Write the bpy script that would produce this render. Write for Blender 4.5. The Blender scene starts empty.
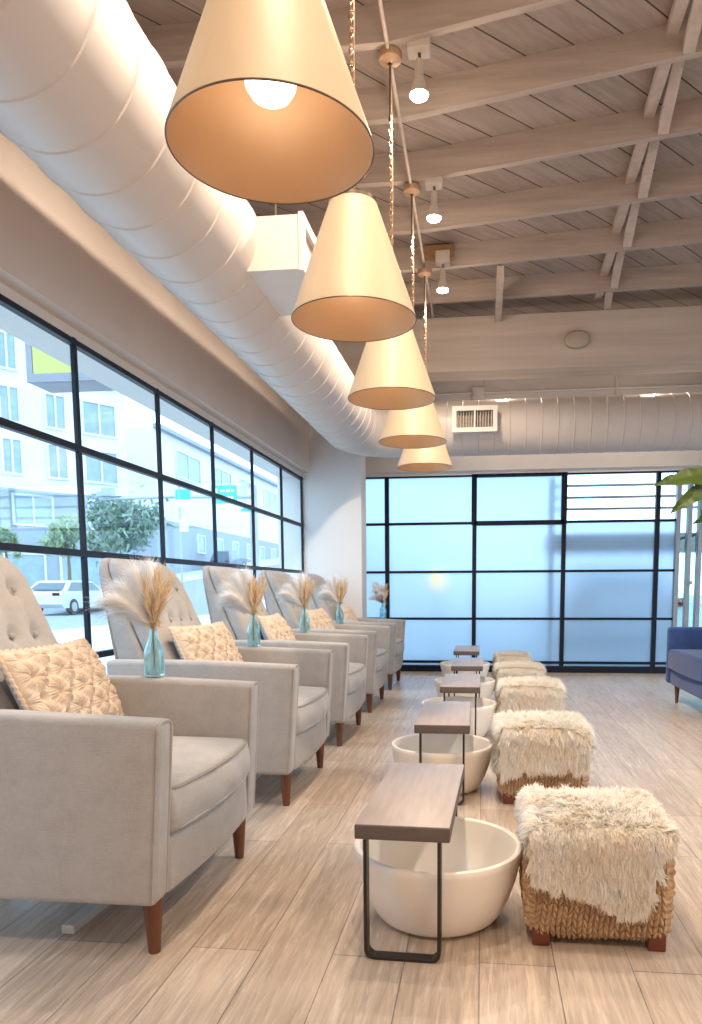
import bpy, math, random
import numpy as np
from mathutils import Vector, Matrix

random.seed(7)
RNG = np.random.default_rng(11)
PI = math.pi
SC = bpy.context.scene
COL = SC.collection

# ------------------------------------------------------------------ materials
def mat(name):
    m = bpy.data.materials.new(name); m.use_nodes = True
    nt = m.node_tree; nt.nodes.clear()
    out = nt.nodes.new('ShaderNodeOutputMaterial')
    return m, nt, out

def nd(nt, typ, **kw):
    n = nt.nodes.new(typ)
    for k, v in kw.items():
        if k in n.inputs: n.inputs[k].default_value = v
        else: setattr(n, k, v)
    return n

def c4(c): return (c[0], c[1], c[2], 1.0)

def basic(name, col, rough=.6, metal=0., var=.12, scale=8., stretch=(1, 1, 1), bump=0., bscale=None, spec=.5, sheen=0., sss=0.):
    """Principled material whose colour is broken up by soft noise and whose surface has a noise bump."""
    m, nt, out = mat(name); L = nt.links.new
    b = nd(nt, 'ShaderNodeBsdfPrincipled', Roughness=rough, Metallic=metal)
    b.inputs['Specular IOR Level'].default_value = spec
    if sheen: b.inputs['Sheen Weight'].default_value = sheen; b.inputs['Sheen Roughness'].default_value = .4
    if sss: b.inputs['Subsurface Weight'].default_value = sss; b.inputs['Subsurface Radius'].default_value = (.03, .02, .012); b.inputs['Subsurface Scale'].default_value = .3
    tc = nd(nt, 'ShaderNodeTexCoord'); mp = nd(nt, 'ShaderNodeMapping', Scale=stretch)
    L(tc.outputs['Object'], mp.inputs['Vector'])
    nz = nd(nt, 'ShaderNodeTexNoise', Scale=scale, Detail=5., Roughness=.6)
    L(mp.outputs['Vector'], nz.inputs['Vector'])
    rp = nd(nt, 'ShaderNodeValToRGB')
    rp.color_ramp.elements[0].position = .3; rp.color_ramp.elements[1].position = .7
    rp.color_ramp.elements[0].color = c4([x * (1 - var) for x in col]); rp.color_ramp.elements[1].color = c4([min(1, x * (1 + var)) for x in col])
    L(nz.outputs['Fac'], rp.inputs['Fac']); L(rp.outputs['Color'], b.inputs['Base Color'])
    if bump:
        n2 = nd(nt, 'ShaderNodeTexNoise', Scale=bscale or scale * 4, Detail=4.)
        L(mp.outputs['Vector'], n2.inputs['Vector'])
        bp = nd(nt, 'ShaderNodeBump', Strength=bump, Distance=.01)
        L(n2.outputs['Fac'], bp.inputs['Height']); L(bp.outputs['Normal'], b.inputs['Normal'])
    L(b.outputs['BSDF'], out.inputs['Surface'])
    return m

def emis(name, col, s):
    m, nt, out = mat(name)
    e = nd(nt, 'ShaderNodeEmission', Color=c4(col), Strength=s)
    nt.links.new(e.outputs['Emission'], out.inputs['Surface'])
    return m

def fabric(name, col, scale=420., bump=.35, var=.10):
    """Woven linen: two crossed thread waves plus mottling."""
    m, nt, out = mat(name); L = nt.links.new
    b = nd(nt, 'ShaderNodeBsdfPrincipled', Roughness=.9)
    b.inputs['Specular IOR Level'].default_value = .2
    b.inputs['Sheen Weight'].default_value = .25; b.inputs['Sheen Roughness'].default_value = .5
    tc = nd(nt, 'ShaderNodeTexCoord')
    n1 = nd(nt, 'ShaderNodeTexNoise', Scale=14., Detail=6., Roughness=.7); L(tc.outputs['Object'], n1.inputs['Vector'])
    mp = nd(nt, 'ShaderNodeMapping', Scale=(1., 1., .12)); L(tc.outputs['Object'], mp.inputs['Vector'])
    n2 = nd(nt, 'ShaderNodeTexNoise', Scale=scale, Detail=2.); L(mp.outputs['Vector'], n2.inputs['Vector'])
    mp3 = nd(nt, 'ShaderNodeMapping', Scale=(.12, .12, 1.)); L(tc.outputs['Object'], mp3.inputs['Vector'])
    n3 = nd(nt, 'ShaderNodeTexNoise', Scale=scale, Detail=2.); L(mp3.outputs['Vector'], n3.inputs['Vector'])
    ad = nd(nt, 'ShaderNodeMath', operation='ADD'); L(n2.outputs['Fac'], ad.inputs[0]); L(n3.outputs['Fac'], ad.inputs[1])
    mx = nd(nt, 'ShaderNodeMath', operation='MULTIPLY_ADD'); L(ad.outputs[0], mx.inputs[0]); mx.inputs[1].default_value = .35; L(n1.outputs['Fac'], mx.inputs[2])
    rp = nd(nt, 'ShaderNodeValToRGB'); rp.color_ramp.elements[0].position = .55; rp.color_ramp.elements[1].position = 1.15
    rp.color_ramp.elements[1].position = 1.0
    rp.color_ramp.elements[0].color = c4([x * (1 - var) for x in col]); rp.color_ramp.elements[1].color = c4([min(1, x * (1 + var)) for x in col])
    L(mx.outputs[0], rp.inputs['Fac']); L(rp.outputs['Color'], b.inputs['Base Color'])
    bp = nd(nt, 'ShaderNodeBump', Strength=bump, Distance=.002); L(ad.outputs[0], bp.inputs['Height']); L(bp.outputs['Normal'], b.inputs['Normal'])
    L(b.outputs['BSDF'], out.inputs['Surface'])
    return m

def boards(name, c1, c2, cm, width, length, ang=0., rough=.5, mortar=.003, grain=.35, wash=None, bump=.3, stretch=18., spec=.5):
    """Wood boards running along local +Y turned by ang: brick layout, grain noise stretched along the board."""
    m, nt, out = mat(name); L = nt.links.new
    b = nd(nt, 'ShaderNodeBsdfPrincipled', Roughness=rough); b.inputs['Specular IOR Level'].default_value = spec
    tc = nd(nt, 'ShaderNodeTexCoord')
    mp = nd(nt, 'ShaderNodeMapping', Rotation=(0, 0, PI / 2 + ang)); L(tc.outputs['Object'], mp.inputs['Vector'])
    br = nd(nt, 'ShaderNodeTexBrick', offset=.37, offset_frequency=2, squash=1.)
    L(mp.outputs['Vector'], br.inputs['Vector'])
    for k, v in {'Color1': c4(c1), 'Color2': c4(c2), 'Mortar': c4(cm), 'Scale': 1., 'Mortar Size': mortar, 'Mortar Smooth': .2, 'Bias': 0., 'Brick Width': length, 'Row Height': width}.items():
        br.inputs[k].default_value = v
    ms = nd(nt, 'ShaderNodeMapping', Scale=(1.2, stretch, stretch)); L(mp.outputs['Vector'], ms.inputs['Vector'])
    gn = nd(nt, 'ShaderNodeTexNoise', Scale=2.6, Detail=9., Roughness=.68, Distortion=.6); L(ms.outputs['Vector'], gn.inputs['Vector'])
    gr = nd(nt, 'ShaderNodeValToRGB'); gr.color_ramp.elements[0].position = .33; gr.color_ramp.elements[1].position = .62
    gr.color_ramp.elements[0].color = (1 - grain, 1 - grain, 1 - grain, 1); gr.color_ramp.elements[1].color = (1, 1, 1, 1)
    L(gn.outputs['Fac'], gr.inputs['Fac'])
    mul = nd(nt, 'ShaderNodeMixRGB', blend_type='MULTIPLY', Fac=1.); L(br.outputs['Color'], mul.inputs['Color1']); L(gr.outputs['Color'], mul.inputs['Color2'])
    last = mul.outputs['Color']
    if wash:
        ws = nd(nt, 'ShaderNodeMapping', Scale=(2.2, 26., 26.)); L(mp.outputs['Vector'], ws.inputs['Vector'])
        wn = nd(nt, 'ShaderNodeTexNoise', Scale=1.7, Detail=8., Roughness=.75, Distortion=1.4); L(ws.outputs['Vector'], wn.inputs['Vector'])
        wr = nd(nt, 'ShaderNodeValToRGB'); wr.color_ramp.elements[0].position = .51; wr.color_ramp.elements[1].position = .63
        wr.color_ramp.elements[0].color = (0, 0, 0, 1); wr.color_ramp.elements[1].color = (.75, .75, .75, 1)
        L(wn.outputs['Fac'], wr.inputs['Fac'])
        big = nd(nt, 'ShaderNodeTexNoise', Scale=1.3, Detail=3.); L(tc.outputs['Object'], big.inputs['Vector'])
        bm = nd(nt, 'ShaderNodeMath', operation='MULTIPLY'); L(wr.outputs['Color'], bm.inputs[0]); L(big.outputs['Fac'], bm.inputs[1])
        wm = nd(nt, 'ShaderNodeMixRGB', blend_type='MIX'); wm.inputs['Color2'].default_value = c4(wash)
        L(bm.outputs[0], wm.inputs['Fac']); L(last, wm.inputs['Color1']); last = wm.outputs['Color']
    L(last, b.inputs['Base Color'])
    hs = nd(nt, 'ShaderNodeMath', operation='MULTIPLY_ADD'); L(br.outputs['Fac'], hs.inputs[0]); hs.inputs[1].default_value = -1.2; L(gn.outputs['Fac'], hs.inputs[2])
    bp = nd(nt, 'ShaderNodeBump', Strength=bump, Distance=.004); L(hs.outputs[0], bp.inputs['Height']); L(bp.outputs['Normal'], b.inputs['Normal'])
    L(b.outputs['BSDF'], out.inputs['Surface'])
    return m

def pane_glass(name, tint=(.97, 1, 1), gloss=.07):
    m, nt, out = mat(name); L = nt.links.new
    t = nd(nt, 'ShaderNodeBsdfTransparent', Color=c4(tint)); g = nd(nt, 'ShaderNodeBsdfGlossy', Roughness=.02)
    mx = nd(nt, 'ShaderNodeMixShader', Fac=gloss); L(t.outputs[0], mx.inputs[1]); L(g.outputs[0], mx.inputs[2]); L(mx.outputs[0], out.inputs['Surface'])
    return m

def frosted_glass(name, tint, rough=.45):
    m, nt, out = mat(name); L = nt.links.new
    r = nd(nt, 'ShaderNodeBsdfRefraction', Color=c4(tint), Roughness=rough, IOR=1.25)
    t = nd(nt, 'ShaderNodeBsdfTranslucent', Color=c4([x * .95 for x in tint]))
    d = nd(nt, 'ShaderNodeBsdfGlossy', Roughness=.35, Color=(1, 1, 1, 1))
    tc = nd(nt, 'ShaderNodeTexCoord'); nz = nd(nt, 'ShaderNodeTexNoise', Scale=160., Detail=2.); L(tc.outputs['Object'], nz.inputs['Vector'])
    bp = nd(nt, 'ShaderNodeBump', Strength=.15, Distance=.002); L(nz.outputs['Fac'], bp.inputs['Height']); L(bp.outputs['Normal'], r.inputs['Normal'])
    a = nd(nt, 'ShaderNodeMixShader', Fac=.35); L(r.outputs[0], a.inputs[1]); L(t.outputs[0], a.inputs[2])
    b = nd(nt, 'ShaderNodeMixShader', Fac=.06); L(a.outputs[0], b.inputs[1]); L(d.outputs[0], b.inputs[2])
    L(b.outputs[0], out.inputs['Surface'])
    return m

def bottle_glass(name, tint):
    m, nt, out = mat(name); L = nt.links.new
    g = nd(nt, 'ShaderNodeBsdfGlass', Color=c4(tint), Roughness=.03, IOR=1.45)
    t = nd(nt, 'ShaderNodeBsdfTransparent', Color=c4(tint))
    mx = nd(nt, 'ShaderNodeMixShader', Fac=.45); L(g.outputs[0], mx.inputs[1]); L(t.outputs[0], mx.inputs[2]); L(mx.outputs[0], out.inputs['Surface'])
    return m

def fur_mat(name, c_tip, c_root, transl=.35):
    m, nt, out = mat(name); L = nt.links.new
    d = nd(nt, 'ShaderNodeBsdfPrincipled', Roughness=.75); d.inputs['Specular IOR Level'].default_value = .25
    t = nd(nt, 'ShaderNodeBsdfTranslucent')
    tc = nd(nt, 'ShaderNodeTexCoord'); nz = nd(nt, 'ShaderNodeTexNoise', Scale=9., Detail=4.); L(tc.outputs['Object'], nz.inputs['Vector'])
    rp = nd(nt, 'ShaderNodeValToRGB'); rp.color_ramp.elements[0].position = .35; rp.color_ramp.elements[1].position = .62
    rp.color_ramp.elements[0].color = c4(c_root); rp.color_ramp.elements[1].color = c4(c_tip)
    L(nz.outputs['Fac'], rp.inputs['Fac']); L(rp.outputs['Color'], d.inputs['Base Color']); L(rp.outputs['Color'], t.inputs['Color'])
    mx = nd(nt, 'ShaderNodeMixShader', Fac=transl); L(d.outputs[0], mx.inputs[1]); L(t.outputs[0], mx.inputs[2]); L(mx.outputs[0], out.inputs['Surface'])
    return m

M = {}
M['plaster'] = basic('plaster', (.66, .585, .54), .75, var=.03, scale=3, bump=.08, bscale=60)
M['plaster_white'] = basic('plaster_white', (.74, .735, .74), .7, var=.02, scale=3, bump=.06, bscale=60)
M['white_trim'] = basic('white_trim', (.74, .71, .69), .45, var=.03, scale=5)
M['floor'] = boards('floor_planks', (.51, .40, .315), (.63, .515, .42), (.25, .19, .155), .20, 1.35, rough=.36, mortar=.0018, grain=.34, wash=(.80, .74, .68), bump=.22, spec=.45)
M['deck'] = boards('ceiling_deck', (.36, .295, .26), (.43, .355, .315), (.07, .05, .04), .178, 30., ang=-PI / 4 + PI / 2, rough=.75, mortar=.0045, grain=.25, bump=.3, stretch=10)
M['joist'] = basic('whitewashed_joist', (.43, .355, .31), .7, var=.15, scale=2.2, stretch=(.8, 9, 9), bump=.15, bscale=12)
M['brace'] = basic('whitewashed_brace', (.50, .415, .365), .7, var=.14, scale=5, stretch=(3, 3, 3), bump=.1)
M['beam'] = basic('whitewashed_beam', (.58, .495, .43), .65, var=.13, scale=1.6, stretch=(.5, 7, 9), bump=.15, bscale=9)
M['wallboard'] = boards('white_wall_boards', (.76, .73, .71), (.81, .78, .76), (.52, .49, .47), .17, 9., ang=PI / 2, rough=.6, mortar=.003, grain=.05, bump=.2)
M['duct'] = basic('duct_paint', (.64, .585, .555), .42, var=.025, scale=2.5, bump=.03, bscale=9)
M['vent_white'] = basic('vent_white', (.68, .64, .61), .45, var=.03)
M['vent_dark'] = basic('vent_dark', (.30, .25, .22), .6, var=.2, scale=20)
M['black_frame'] = basic('black_steel_frame', (.008, .011, .022), .45, var=.2, scale=12, spec=.25)
M['grey_frame'] = basic('grey_metal_frame', (.30, .31, .34), .4, metal=.5, var=.08)
M['pane'] = pane_glass('clear_pane')
M['frost'] = frosted_glass('frosted_pane', (.71, .80, .875))
M['fabric'] = fabric('grey_linen', (.375, .357, .350))
M['welt'] = fabric('linen_welt', (.27, .25, .235))
M['button'] = fabric('linen_button', (.35, .33, .31))
M['leg_wood'] = basic('walnut_leg', (.14, .05, .023), .35, var=.3, scale=10, stretch=(8, 8, 1), bump=.05)
M['bracket'] = basic('pale_steel', (.62, .63, .63), .35, metal=.3, var=.05)
M['macrame'] = basic('macrame_cord', (.66, .54, .435), .9, var=.08, scale=30, bump=.25, bscale=200, spec=.15)
M['cushion_back'] = fabric('blue_grey_cloth', (.34, .37, .43))
M['glass_aqua'] = bottle_glass('aqua_glass', (.86, .96, .965))
M['plume'] = fur_mat('plume_white', (.985, .98, .985), (.95, .93, .93), .6)
M['straw'] = fur_mat('dried_straw', (.80, .63, .44), (.66, .48, .30), .35)
M['stem_dry'] = basic('dry_stem', (.55, .44, .25), .7, var=.15, scale=30)
M['table_top'] = basic('grey_oak_top', (.35, .29, .265), .42, var=.10, scale=4, stretch=(14, 1.2, 6), bump=.06)
M['table_edge'] = basic('dark_top_edge', (.115, .088, .08), .5, var=.12, scale=6, stretch=(2, 2, 8))
M['iron'] = basic('black_iron', (.035, .028, .026), .42, metal=.4, var=.2, scale=20)
M['bowl'] = basic('cream_resin', (.90, .86, .81), .38, var=.03, scale=4, sss=.15)
M['jute'] = basic('knitted_jute', (.54, .375, .235), .9, var=.22, scale=22, bump=.6, bscale=150, spec=.15)
M['pouf_core'] = basic('pouf_core', (.25, .15, .08), .9, var=.2)
M['pouf_foot'] = basic('pouf_foot', (.15, .04, .02), .4, var=.2, scale=20)
M['hide'] = basic('hide', (.95, .90, .82), .9, var=.08)
M['fleece'] = fur_mat('fleece', (.99, .975, .945), (.975, .925, .84), .42)
M['shade_out'] = basic('shade_gold_paint', (.58, .455, .315), .52, metal=.08, var=.035, scale=3, stretch=(6, 6, .6))
M['shade_in'] = basic('shade_gold_lining', (.60, .36, .19), .45, metal=.2, var=.05, scale=4)
M['bronze'] = basic('bronze_cap', (.16, .12, .09), .4, metal=.7, var=.2)
M['chain'] = basic('brass_chain', (.75, .52, .33), .25, metal=1., var=.15, scale=40)
M['canopy'] = basic('canopy_brass', (.42, .27, .17), .45, metal=.4, var=.06)
M['cord'] = basic('dark_cord', (.25, .17, .11), .6, var=.1)
M['pendant_bulb'] = emis('pendant_bulb_glow', (1., .88, .72), 5.)
M['track_bulb'] = emis('track_bulb_glow', (1., .88, .70), 30.)
M['socket'] = basic('white_socket', (.58, .51, .45), .45, var=.05)
M['wood_block'] = basic('wood_block', (.36, .21, .10), .6, var=.2, scale=8, stretch=(1, 6, 6))
M['alarm'] = basic('alarm_beige', (.46, .40, .32), .5, var=.05)
M['navy'] = fabric('navy_velvet', (.035, .075, .21), var=.15)
M['leaf'] = basic('fig_leaf', (.07, .12, .02), .38, var=.3, scale=14, bump=.2, bscale=30)
M['pot'] = basic('white_pot', (.75, .73, .70), .4, var=.03)
M['soil'] = basic('soil', (.06, .04, .03), .95, var=.4, scale=40, bump=.6)
M['trunk'] = basic('bark', (.18, .12, .08), .85, var=.3, scale=30, stretch=(3, 3, .6), bump=.4)
# outdoors
M['asphalt'] = basic('asphalt', (.27, .29, .32), .9, var=.08, scale=3)
M['pavement'] = basic('pavement', (.52, .53, .54), .9, var=.05, scale=3)
M['render_white'] = basic('render_white', (.66, .67, .68), .85, var=.04, scale=.6)
M['render_grey'] = basic('render_grey', (.30, .33, .39), .85, var=.06, scale=.6)
M['shop_white'] = basic('shop_white', (.66, .67, .68), .8, var=.03, scale=.5)
M['win_blue'] = basic('window_blue', (.27, .36, .41), .25, var=.15, scale=1.2)
M['leaf_out'] = basic('street_leaf', (.17, .24, .16), .6, var=.35, scale=3)
M['leaf_lime'] = basic('lime_leaf', (.26, .33, .16), .6, var=.3, scale=3)
M['car_white'] = basic('car_white', (.60, .61, .63), .25, var=.02)
M['car_dark'] = basic('car_dark', (.09, .11, .15), .25, var=.05)
M['car_glass'] = basic('car_glass', (.10, .14, .18), .1, var=.05)
M['tyre'] = basic('tyre', (.04, .04, .045), .8, var=.1)
M['hub'] = basic('hub', (.5, .5, .52), .3, metal=.7, var=.05)
M['sign_green'] = basic('sign_green', (.02, .40, .36), .5, var=.04)
M['sign_white'] = basic('sign_white', (.75, .76, .76), .5, var=.03)
M['sign_tan'] = basic('sign_tan', (.62, .48, .32), .5, var=.04)
M['pole_grey'] = basic('pole_grey', (.33, .36, .40), .5, metal=.3, var=.05)
M['lightbox'] = emis('lightbox_lime', (.64, .88, .38), 1.0)
M['lightbox_arc'] = emis('lightbox_yellow', (.92, .90, .40), 1.02)
M['box_frame'] = basic('box_frame', (.30, .31, .37), .5, var=.05)
M['amber_glow'] = emis('amber_glow', (1., .66, .04), 3.2)  # glow of the globe added behind the frosted pane
M['concrete_dark'] = basic('concrete_dark', (.13, .16, .20), .8, var=.1, scale=2)

# ------------------------------------------------------------------ mesh helpers
class MB:
    """Collects simple solids; build() links them as ONE mesh object."""
    def __init__(self): self.v = []; self.f = []; self.n = 0
    def add(self, v, f):
        v = np.asarray(v, float).reshape(-1, 3)
        self.v.append(v); self.f += [tuple(int(i) + self.n for i in q) for q in f]; self.n += len(v); return self
    def box(self, x0, x1, y0, y1, z0, z1, b=0.):
        if b: return self.rbox(((x0 + x1) / 2, (y0 + y1) / 2, (z0 + z1) / 2), ((x1 - x0) / 2, (y1 - y0) / 2, (z1 - z0) / 2), b, 1, seg=2)
        v = [(x, y, z) for x in (x0, x1) for y in (y0, y1) for z in (z0, z1)]
        return self.add(v, [(0, 1, 3, 2), (4, 6, 7, 5), (0, 4, 5, 1), (2, 3, 7, 6), (0, 2, 6, 4), (1, 5, 7, 3)])
    def bar(self, a, b, w, h):
        """Square bar from a to b: w across, h up."""
        a = Vector(a); b = Vector(b); d = (b - a).normalized()
        s = d.cross(Vector((0, 0, 1)));
        if s.length < 1e-4: s = Vector((1, 0, 0))
        s.normalize(); u = s.cross(d).normalized()
        v = [p + s * i * w / 2 + u * j * h / 2 for p in (a, b) for i in (-1, 1) for j in (-1, 1)]
        return self.add([tuple(x) for x in v], [(0, 1, 3, 2), (4, 6, 7, 5), (0, 4, 5, 1), (2, 3, 7, 6), (0, 2, 6, 4), (1, 5, 7, 3)])
    def tube(self, pts, r, n=10, closed=False, cap=True):
        P = [Vector(p) for p in pts]; k = len(P); R = r if hasattr(r, '__len__') else [r] * k
        vs = []; fs = []; ref = None
        for i, p in enumerate(P):
            t = (P[(i + 1) % k] - P[i - 1]) if closed else (P[min(i + 1, k - 1)] - P[max(i - 1, 0)])
            t.normalize()
            if ref is None:
                ref = t.orthogonal().normalized()
            ref = (ref - t * ref.dot(t)).normalized(); bt = t.cross(ref)
            for j in range(n):
                a = 2 * PI * j / n
                vs.append(tuple(p + (ref * math.cos(a) + bt * math.sin(a)) * R[i]))
        for i in range(k if closed else k - 1):
            i2 = (i + 1) % k
            for j in range(n):
                j2 = (j + 1) % n
                fs.append((i * n + j, i * n + j2, i2 * n + j2, i2 * n + j))
        if cap and not closed:
            fs.append(tuple(range(n - 1, -1, -1))); fs.append(tuple((k - 1) * n + j for j in range(n)))
        return self.add(vs, fs)
    def lathe(self, prof, c=(0, 0, 0), n=48, cap0=False, cap1=False):
        vs = []; fs = []
        for r, z in prof:
            for j in range(n):
                a = 2 * PI * j / n; vs.append((c[0] + r * math.cos(a), c[1] + r * math.sin(a), c[2] + z))
        for i in range(len(prof) - 1):
            for j in range(n):
                j2 = (j + 1) % n; fs.append((i * n + j, i * n + j2, (i + 1) * n + j2, (i + 1) * n + j))
        if cap0: fs.append(tuple(range(n - 1, -1, -1)))
        if cap1: fs.append(tuple((len(prof) - 1) * n + j for j in range(n)))
        return self.add(vs, fs)
    def rbox(self, c, h, r, n=6, seg=4, warp=None):
        """Rounded box, centre c, half sizes h, edge radius r, n face cells, optional warp(points)->points in local space."""
        h = np.array(h, float); r = min(r, h.min() * .999); N = n if hasattr(n, '__len__') else (n, n, n)
        ax = []
        for k in range(3):
            e = r * np.tan(np.linspace(PI / 4, 0, seg + 1)[:-1])
            mid = np.linspace(-(h[k] - r), h[k] - r, max(2, N[k] + 1))
            ax.append(np.concatenate([-(h[k] - r) - e, mid, (h[k] - r) + e[::-1]]))
        P = []; F = []; off = 0
        for k in range(3):
            i, j = [(1, 2), (2, 0), (0, 1)][k]
            A, B = np.meshgrid(ax[i], ax[j], indexing='ij'); na, nb = A.shape
            for s in (-1, 1):
                q = np.zeros((na * nb, 3)); q[:, i] = A.ravel(); q[:, j] = B.ravel(); q[:, k] = s * h[k]
                idx = np.arange(na * nb).reshape(na, nb)
                quad = np.stack([idx[:-1, :-1], idx[1:, :-1], idx[1:, 1:], idx[:-1, 1:]], -1).reshape(-1, 4)
                if s < 0: quad = quad[:, ::-1]
                P.append(q); F.append(quad + off); off += na * nb
        P = np.concatenate(P); F = np.concatenate(F)
        inner = np.clip(P, -(h - r), h - r); d = P - inner; l = np.linalg.norm(d, axis=1, keepdims=True)
        P = inner + d / np.maximum(l, 1e-9) * r
        key = np.round(P, 5); _, first, inv = np.unique(key, axis=0, return_index=True, return_inverse=True); inv = inv.ravel()
        P = P[first]; F = inv[F]
        ok = [len(set(q)) == 4 for q in F.tolist()]; F = F[np.array(ok)]
        if warp is not None: P = warp(P)
        return self.add(P + np.array(c), F)
    def build(self, name, material, parent=None, smooth=True, loc=None):
        me = bpy.data.meshes.new(name); V = np.concatenate(self.v)
        me.from_pydata(V.tolist(), [], self.f)
        me.materials.append(material)
        if smooth:
            me.polygons.foreach_set('use_smooth', [True] * len(me.polygons))
            me.set_sharp_from_angle(angle=math.radians(38))
        me.update()
        o = bpy.data.objects.new(name, me); COL.objects.link(o)
        if loc is not None: o.location = loc
        if parent: o.parent = parent
        return o

def strands(name, material, roots, dirs, length, width, bend, parent=None, seg=3, curl=.12, taper=.15, face=None):
    """One mesh of thin tapering ribbons. roots, dirs (n,3); length (n,); bend (n,3) is added along the strand."""
    n = len(roots)
    if face is None: side = np.cross(dirs, RNG.normal(size=(n, 3)))
    else: side = np.cross(dirs, face + RNG.normal(size=(n, 3)) * .25)
    side /= np.linalg.norm(side, axis=1, keepdims=True)
    cv = RNG.normal(size=(n, 3)) * curl
    V = np.zeros((n, seg + 1, 2, 3))
    for k in range(seg + 1):
        t = k / seg
        p = roots + (dirs * t + bend * t * t + cv * (t * t)) * length[:, None]
        w = width * (1 - (1 - taper) * t)
        V[:, k, 0] = p - side * w / 2; V[:, k, 1] = p + side * w / 2
    b = (np.arange(n) * (seg + 1) * 2)[:, None]
    F = np.concatenate([b + np.array([[2 * k, 2 * k + 1, 2 * k + 3, 2 * k + 2]]) for k in range(seg)], 0)
    me = bpy.data.meshes.new(name); V = V.reshape(-1, 3)
    me.vertices.add(len(V)); me.vertices.foreach_set('co', V.ravel())
    me.loops.add(F.size); me.loops.foreach_set('vertex_index', F.ravel().astype(np.int32))
    me.polygons.add(len(F)); me.polygons.foreach_set('loop_start', np.arange(0, F.size, 4, dtype=np.int32)); me.polygons.foreach_set('loop_total', np.full(len(F), 4, dtype=np.int32))
    me.update(calc_edges=True); me.validate()
    me.polygons.foreach_set('use_smooth', [True] * len(me.polygons))
    if face is not None:      # the nap of a fleece shades like the surface it grows on
        nn = face + RNG.normal(size=(n, 3)) * .22; nn /= np.linalg.norm(nn, axis=1, keepdims=True)
        me.normals_split_custom_set_from_vertices(np.repeat(nn, (seg + 1) * 2, axis=0).tolist())
    me.materials.append(material)
    o = bpy.data.objects.new(name, me); COL.objects.link(o)
    if parent: o.parent = parent
    return o

def tag(o, label=None, cat=None, group=None, kind=None):
    for k, v in (('label', label), ('category', cat), ('group', group), ('kind', kind)):
        if v: o[k] = v
    return o
def empty(name, loc=(0, 0, 0), rz=0.):
    o = bpy.data.objects.new(name, None); COL.objects.link(o); o.location = loc; o.rotation_euler = (0, 0, rz); o.empty_display_size = .1; return o
def copy_tree(o, parent=None):
    c = o.copy(); COL.objects.link(c)
    if parent: c.parent = parent
    for ch in list(o.children): copy_tree(ch, c)
    return c
def struct(o, label, cat='structure'): return tag(o, label, cat, None, 'structure')

# ------------------------------------------------------------------ camera (f, principal point and angles fitted to the photograph)
F_, PX, PY = 722.006, 398.2485, 666.1351
R = Matrix(((0.9933591885594498, -0.11476109118255112, -0.00821063061534464), (0.11497452952240766, 0.987479265595667, 0.10800721077661084), (-0.004287197874189832, -0.10823396864770514, 0.9941162044575851)))
cam = bpy.data.cameras.new('camera'); co = bpy.data.objects.new('camera', cam); COL.objects.link(co)
cam.sensor_fit = 'VERTICAL'; cam.sensor_height = 36.; cam.lens = F_ / 1024 * 36.
cam.shift_x = (351 - PX) / 1024; cam.shift_y = (PY - 512) / 1024
cr, cf, cu = R.col[0], R.col[1], R.col[2]
co.matrix_world = Matrix(((cr[0], cu[0], -cf[0], 0), (cr[1], cu[1], -cf[1], 0), (cr[2], cu[2], -cf[2], 1.), (0, 0, 0, 1)))
cam.clip_start = .05; cam.clip_end = 400
SC.camera = co

# ------------------------------------------------------------------ room shell
XR = 3.4; YB = -2.6; YD = 8.62; ZTOP = 4.4
struct(MB().box(-2.0, XR, YB, YD, -.12, 0).build('floor', M['floor'], smooth=False), 'whitewashed oak plank floor running away from the viewer', 'floor')

ys = [1.588, 2.489, 3.3908, 4.2885, 5.1747, 6.0863, 6.9865, 7.78]     # mullions of the street window
XW = -1.948
# left wall: plaster above the window, a thin curb under it, unseen near part made solid to cut daylight on the chairs
wl = MB().box(-2.22, -1.86, YB, 7.8, 2.235, ZTOP).box(-2.22, -1.86, YB, .9, 0, 2.235).box(-2.22, -1.90, 0.9, 7.8, -.12, .06)
wl = wl.build('wall_left', M['plaster'], smooth=False); struct(wl, 'beige plaster wall above the long street window', 'wall')
struct(MB().box(-2.22, -1.30, 7.8, 8.12, -.12, ZTOP).box(-2.22, -1.5, 8.12, YD + .15, -.12, ZTOP).build('wall_corner', M['plaster_white'], smooth=False), 'white plaster pier in the corner between the two windows', 'wall')
wb = MB().box(-1.50, XR, YD - .03, YD + .15, 2.5, ZTOP)
struct(wb.build('wall_back', M['wallboard'], smooth=False), 'white boarded wall above the duct at the far end', 'wall')
struct(MB().box(-1.50, XR, YD - .07, YD + .12, 2.335, 2.5).build('trim_1', M['white_trim'], smooth=False), 'pale header board over the frosted window', 'trim')
struct(MB().box(-1.50, XR, YD - .045, YD + .1, 2.29, 2.335).build('trim_2', M['plaster_white'], smooth=False), 'thin white stop under the header board', 'trim')
# right wall and rear wall (out of frame), right wall with its own glazing
wr = MB().box(XR, XR + .2, YB, 2.2, 0, ZTOP).box(XR, XR + .2, 7.6, YD + .15, 0, ZTOP).box(XR, XR + .2, 2.2, 7.6, 2.4, ZTOP).box(XR, XR + .2, 2.2, 7.6, -.12, .12)
struct(wr.build('wall_right', M['plaster_white'], smooth=False), 'white wall on the side facing the armchair row', 'wall')
struct(MB().box(-2.22, XR + .2, YB - .2, YB, -.12, ZTOP).build('wall_rear', M['plaster_white'], smooth=False), 'white wall behind the viewer', 'wall')

def window(name, frame_mb, panes, mats, label):
    o = frame_mb.build(name, M['black_frame'], smooth=False); struct(o, label, 'window')
    for mb, mt, nm in zip(panes, mats, ['glass', 'frosted_glass']):
        g = mb.build(nm, mt, o, smooth=False)
    return o
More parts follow.
